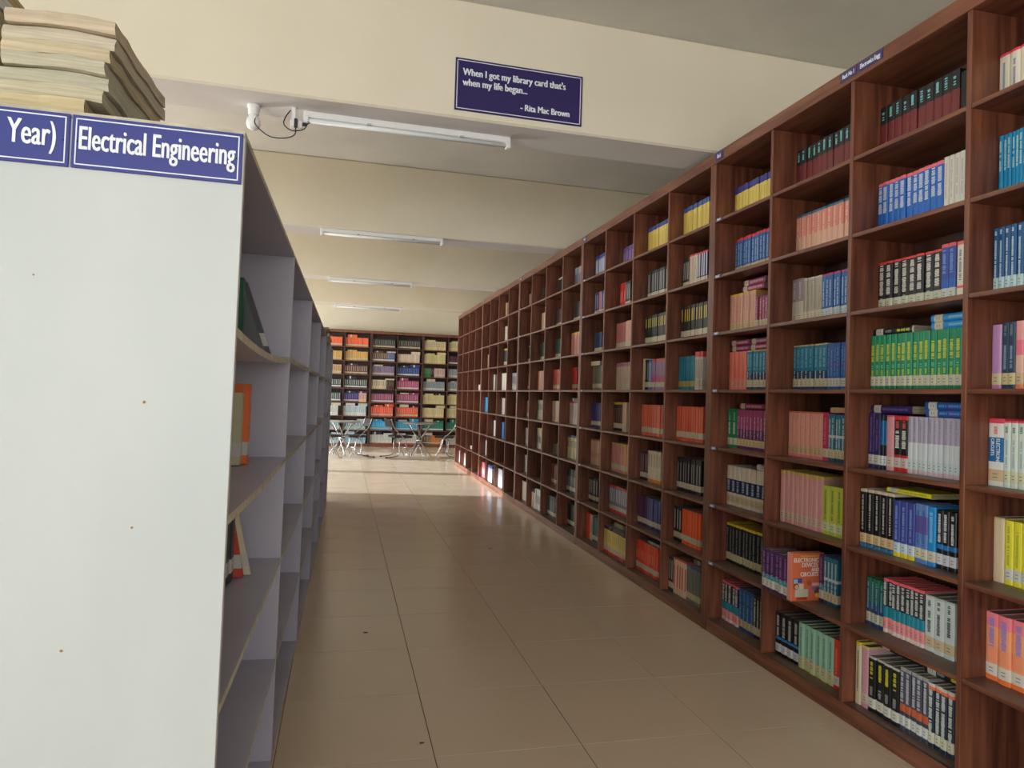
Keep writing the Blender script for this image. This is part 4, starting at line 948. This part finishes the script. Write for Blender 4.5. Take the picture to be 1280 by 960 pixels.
a = MB(); a.lathe([(.001, -.142), (.018, -.139), (.032, -.128), (.040, -.107), (.038, -.086), (.026, -.066), (.016, -.052), (.015, -.045)], mat('opal_bulb', (236, 238, 236), .25), 24); a.obj('bulb', E)
E = empty('socket_box', Matrix.Translation((-.185, 4.205, ZB)), 'white socket with black plug at the left end of the nearest tube light', 'socket')
a = MB(); a.bbox(-.03, .035, -.02, .02, -.115, -.072, M_white, .004); a.obj('box', E)
a = MB(); a.bbox(-.022, .0, -.02, .015, -.075, 0, M_white, .004); a.obj('bracket', E)
a = MB(); a.bbox(-.008, .010, -.036, -.02, -.120, -.068, M_black, .003); a.bbox(.036, .060, -.012, .010, -.094, -.078, M_black, .003); a.obj('plug', E)
def cable(pts, label):
    P = [Vector(p) for p in pts]; out = []
    for i in range(len(P)-1):
        p0, p1, p2, p3 = P[max(i-1, 0)], P[i], P[i+1], P[min(i+2, len(P)-1)]
        for k in range(6):
            t = k/6; out.append(.5*((2*p1)+(-p0+p2)*t+(2*p0-5*p1+4*p2-p3)*t*t+(-p0+3*p1-3*p2+p3)*t**3))
    out.append(P[-1]); a = MB(); a.tube(out, .0032, M_wire, 6); o = a.obj('cable'); tag(o, label, 'cable'); return o
cable([(-.40, 4.22, ZB-.07), (-.40, 4.18, ZB-.125), (-.33, 4.17, ZB-.185), (-.25, 4.17, ZB-.19), (-.19, 4.17, ZB-.165), (-.184, 4.17, ZB-.12)], 'black wire looping from the bulb to the socket box')
cable([(-.215, 4.19, ZB-.02), (-.24, 4.17, ZB-.07), (-.245, 4.15, ZB-.12), (-.20, 4.145, ZB-.150), (-.14, 4.145, ZB-.135), (-.12, 4.15, ZB-.10), (-.11, 4.17, ZB-.088)], 'black wire looped around the socket box')

# ------------------------------------------------------------------ seating area at the far end
def smoothpts(pts, n=5):
    P = [Vector(p) for p in pts]; out = []
    for i in range(len(P)-1):
        p0, p1, p2, p3 = P[max(i-1, 0)], P[i], P[i+1], P[min(i+2, len(P)-1)]
        for k in range(n):
            t = k/n; out.append(.5*((2*p1)+(-p0+p2)*t+(2*p0-5*p1+4*p2-p3)*t*t+(-p0+3*p1-3*p2+p3)*t**3))
    out.append(P[-1]); return out
def chair(x, y, rz, label):
    E = empty('reading_chair', Matrix.Translation((x, y, 0)) @ rotz(rz), label, 'chair', 'chrome reading chairs with black seats')
    # faces +x
    for s_ in (-.2, .2):
        a = MB(); a.tube(smoothpts([(-.27, s_, .84), (-.20, s_, .66), (-.05, s_, .50), (.05, s_, .40), (.10, s_, .22), (.20, s_, .014)]), .011, M_chrome, 8); a.obj('frame_tube', E)
        a = MB(); a.tube(smoothpts([(.20, s_*.9, .44), (-.02, s_*.9, .40), (-.06, s_*.9, .24), (-.05, s_*.9, .09), (-.16, s_*.9, .03), (-.34, s_*.9, .016)]), .011, M_chrome, 8); a.obj('leg', E)
        a = MB(); a.tube([(-.36, s_*.9, .016), (-.325, s_*.9, .016)], .015, M_rub, 8); a.obj('foot_cap', E)
    a = MB(); a.tube([(-.05, -.18, .09), (-.05, .18, .09)], .009, M_chrome, 8); a.tube([(.10, -.2, .22), (.10, .2, .22)], .009, M_chrome, 8); a.obj('stretcher', E)
    a = MB(); a.bbox(-.19, .23, -.205, .205, .435, .475, M_black, .012); a.obj('seat', E)
    a = MB(); a.bbox(-.018, .018, -.2, .2, 0, .17, M_black, .008); b = a.obj('backrest', E); b.matrix_local = Matrix.Translation((-.225, 0, .665)) @ Matrix.Rotation(-.33, 4, 'Y')
    return E
def table(x, y, label):
    E = empty('round_table', Matrix.Translation((x, y, 0)), label, 'table', 'round reading tables with crossed chrome legs')
    a = MB(); a.lathe([(.36, .725), (.385, .730), (.39, .738), (.385, .747), (.36, .75)], mat('grey_table_top', (150, 144, 138), .25), 40); a.obj('tabletop', E)
    for k in range(6):
        t = 2*PI*k/6+.2
        a = MB(); a.tube(smoothpts([(.30*math.cos(t), .30*math.sin(t), .725), (.05*math.cos(t+1.2), .05*math.sin(t+1.2), .40), (.05*math.cos(t+1.7), .05*math.sin(t+1.7), .34), (.28*math.cos(t+2.7), .28*math.sin(t+2.7), .012)], 6), .012, M_chrome, 8); a.obj('leg', E)
    a = MB(); a.lathe([(.066, .35), (.07, .36), (.07, .385), (.066, .395)], M_chrome, 24); a.obj('collar', E)
table(2.16, 15.75, 'round grey table with crossed chrome legs, between the middle chairs')
table(.50, 16.0, 'round table half hidden behind chairs at the left bookcase end')
chair(1.70, 15.55, .25, 'chrome chair with black seat, left of the middle round table')
chair(2.74, 15.7, PI-.25, 'chrome chair right of the middle table, beside the tall wooden bookcase')
chair(.78, 15.5, PI+.3, 'chrome chair with its back to the middle, near the left bookcases')
chair(.22, 15.5, .1, 'leftmost chrome chair, cut off by the left bookcases')
def crumb(x, y, s_, label):
    a = MB(); m = mat('dark_litter', (60, 46, 36), .8)
    a.face([(x+s_*random.uniform(.5, 1)*math.cos(2*PI*k/8)*1.6, y+s_*random.uniform(.4, 1)*math.sin(2*PI*k/8), .0022) for k in range(8)], m)
    a.face([(x+s_*random.uniform(.5, 1)*math.cos(2*PI*k/8)*1.6, y+s_*random.uniform(.4, 1)*math.sin(2*PI*k/8), .0009) for k in range(8)][::-1], m)
    o = a.obj('debris'); tag(o, label, 'litter')
crumb(0.307, 4.237, .011, 'small dark speck of litter on the floor tiles in the middle aisle')
crumb(0.445, 2.866, .008, 'dark speck of litter on the tiles near the bottom of the view')
crumb(1.562, 6.365, .014, 'farthest dark speck of litter, midway to the third bookcase')
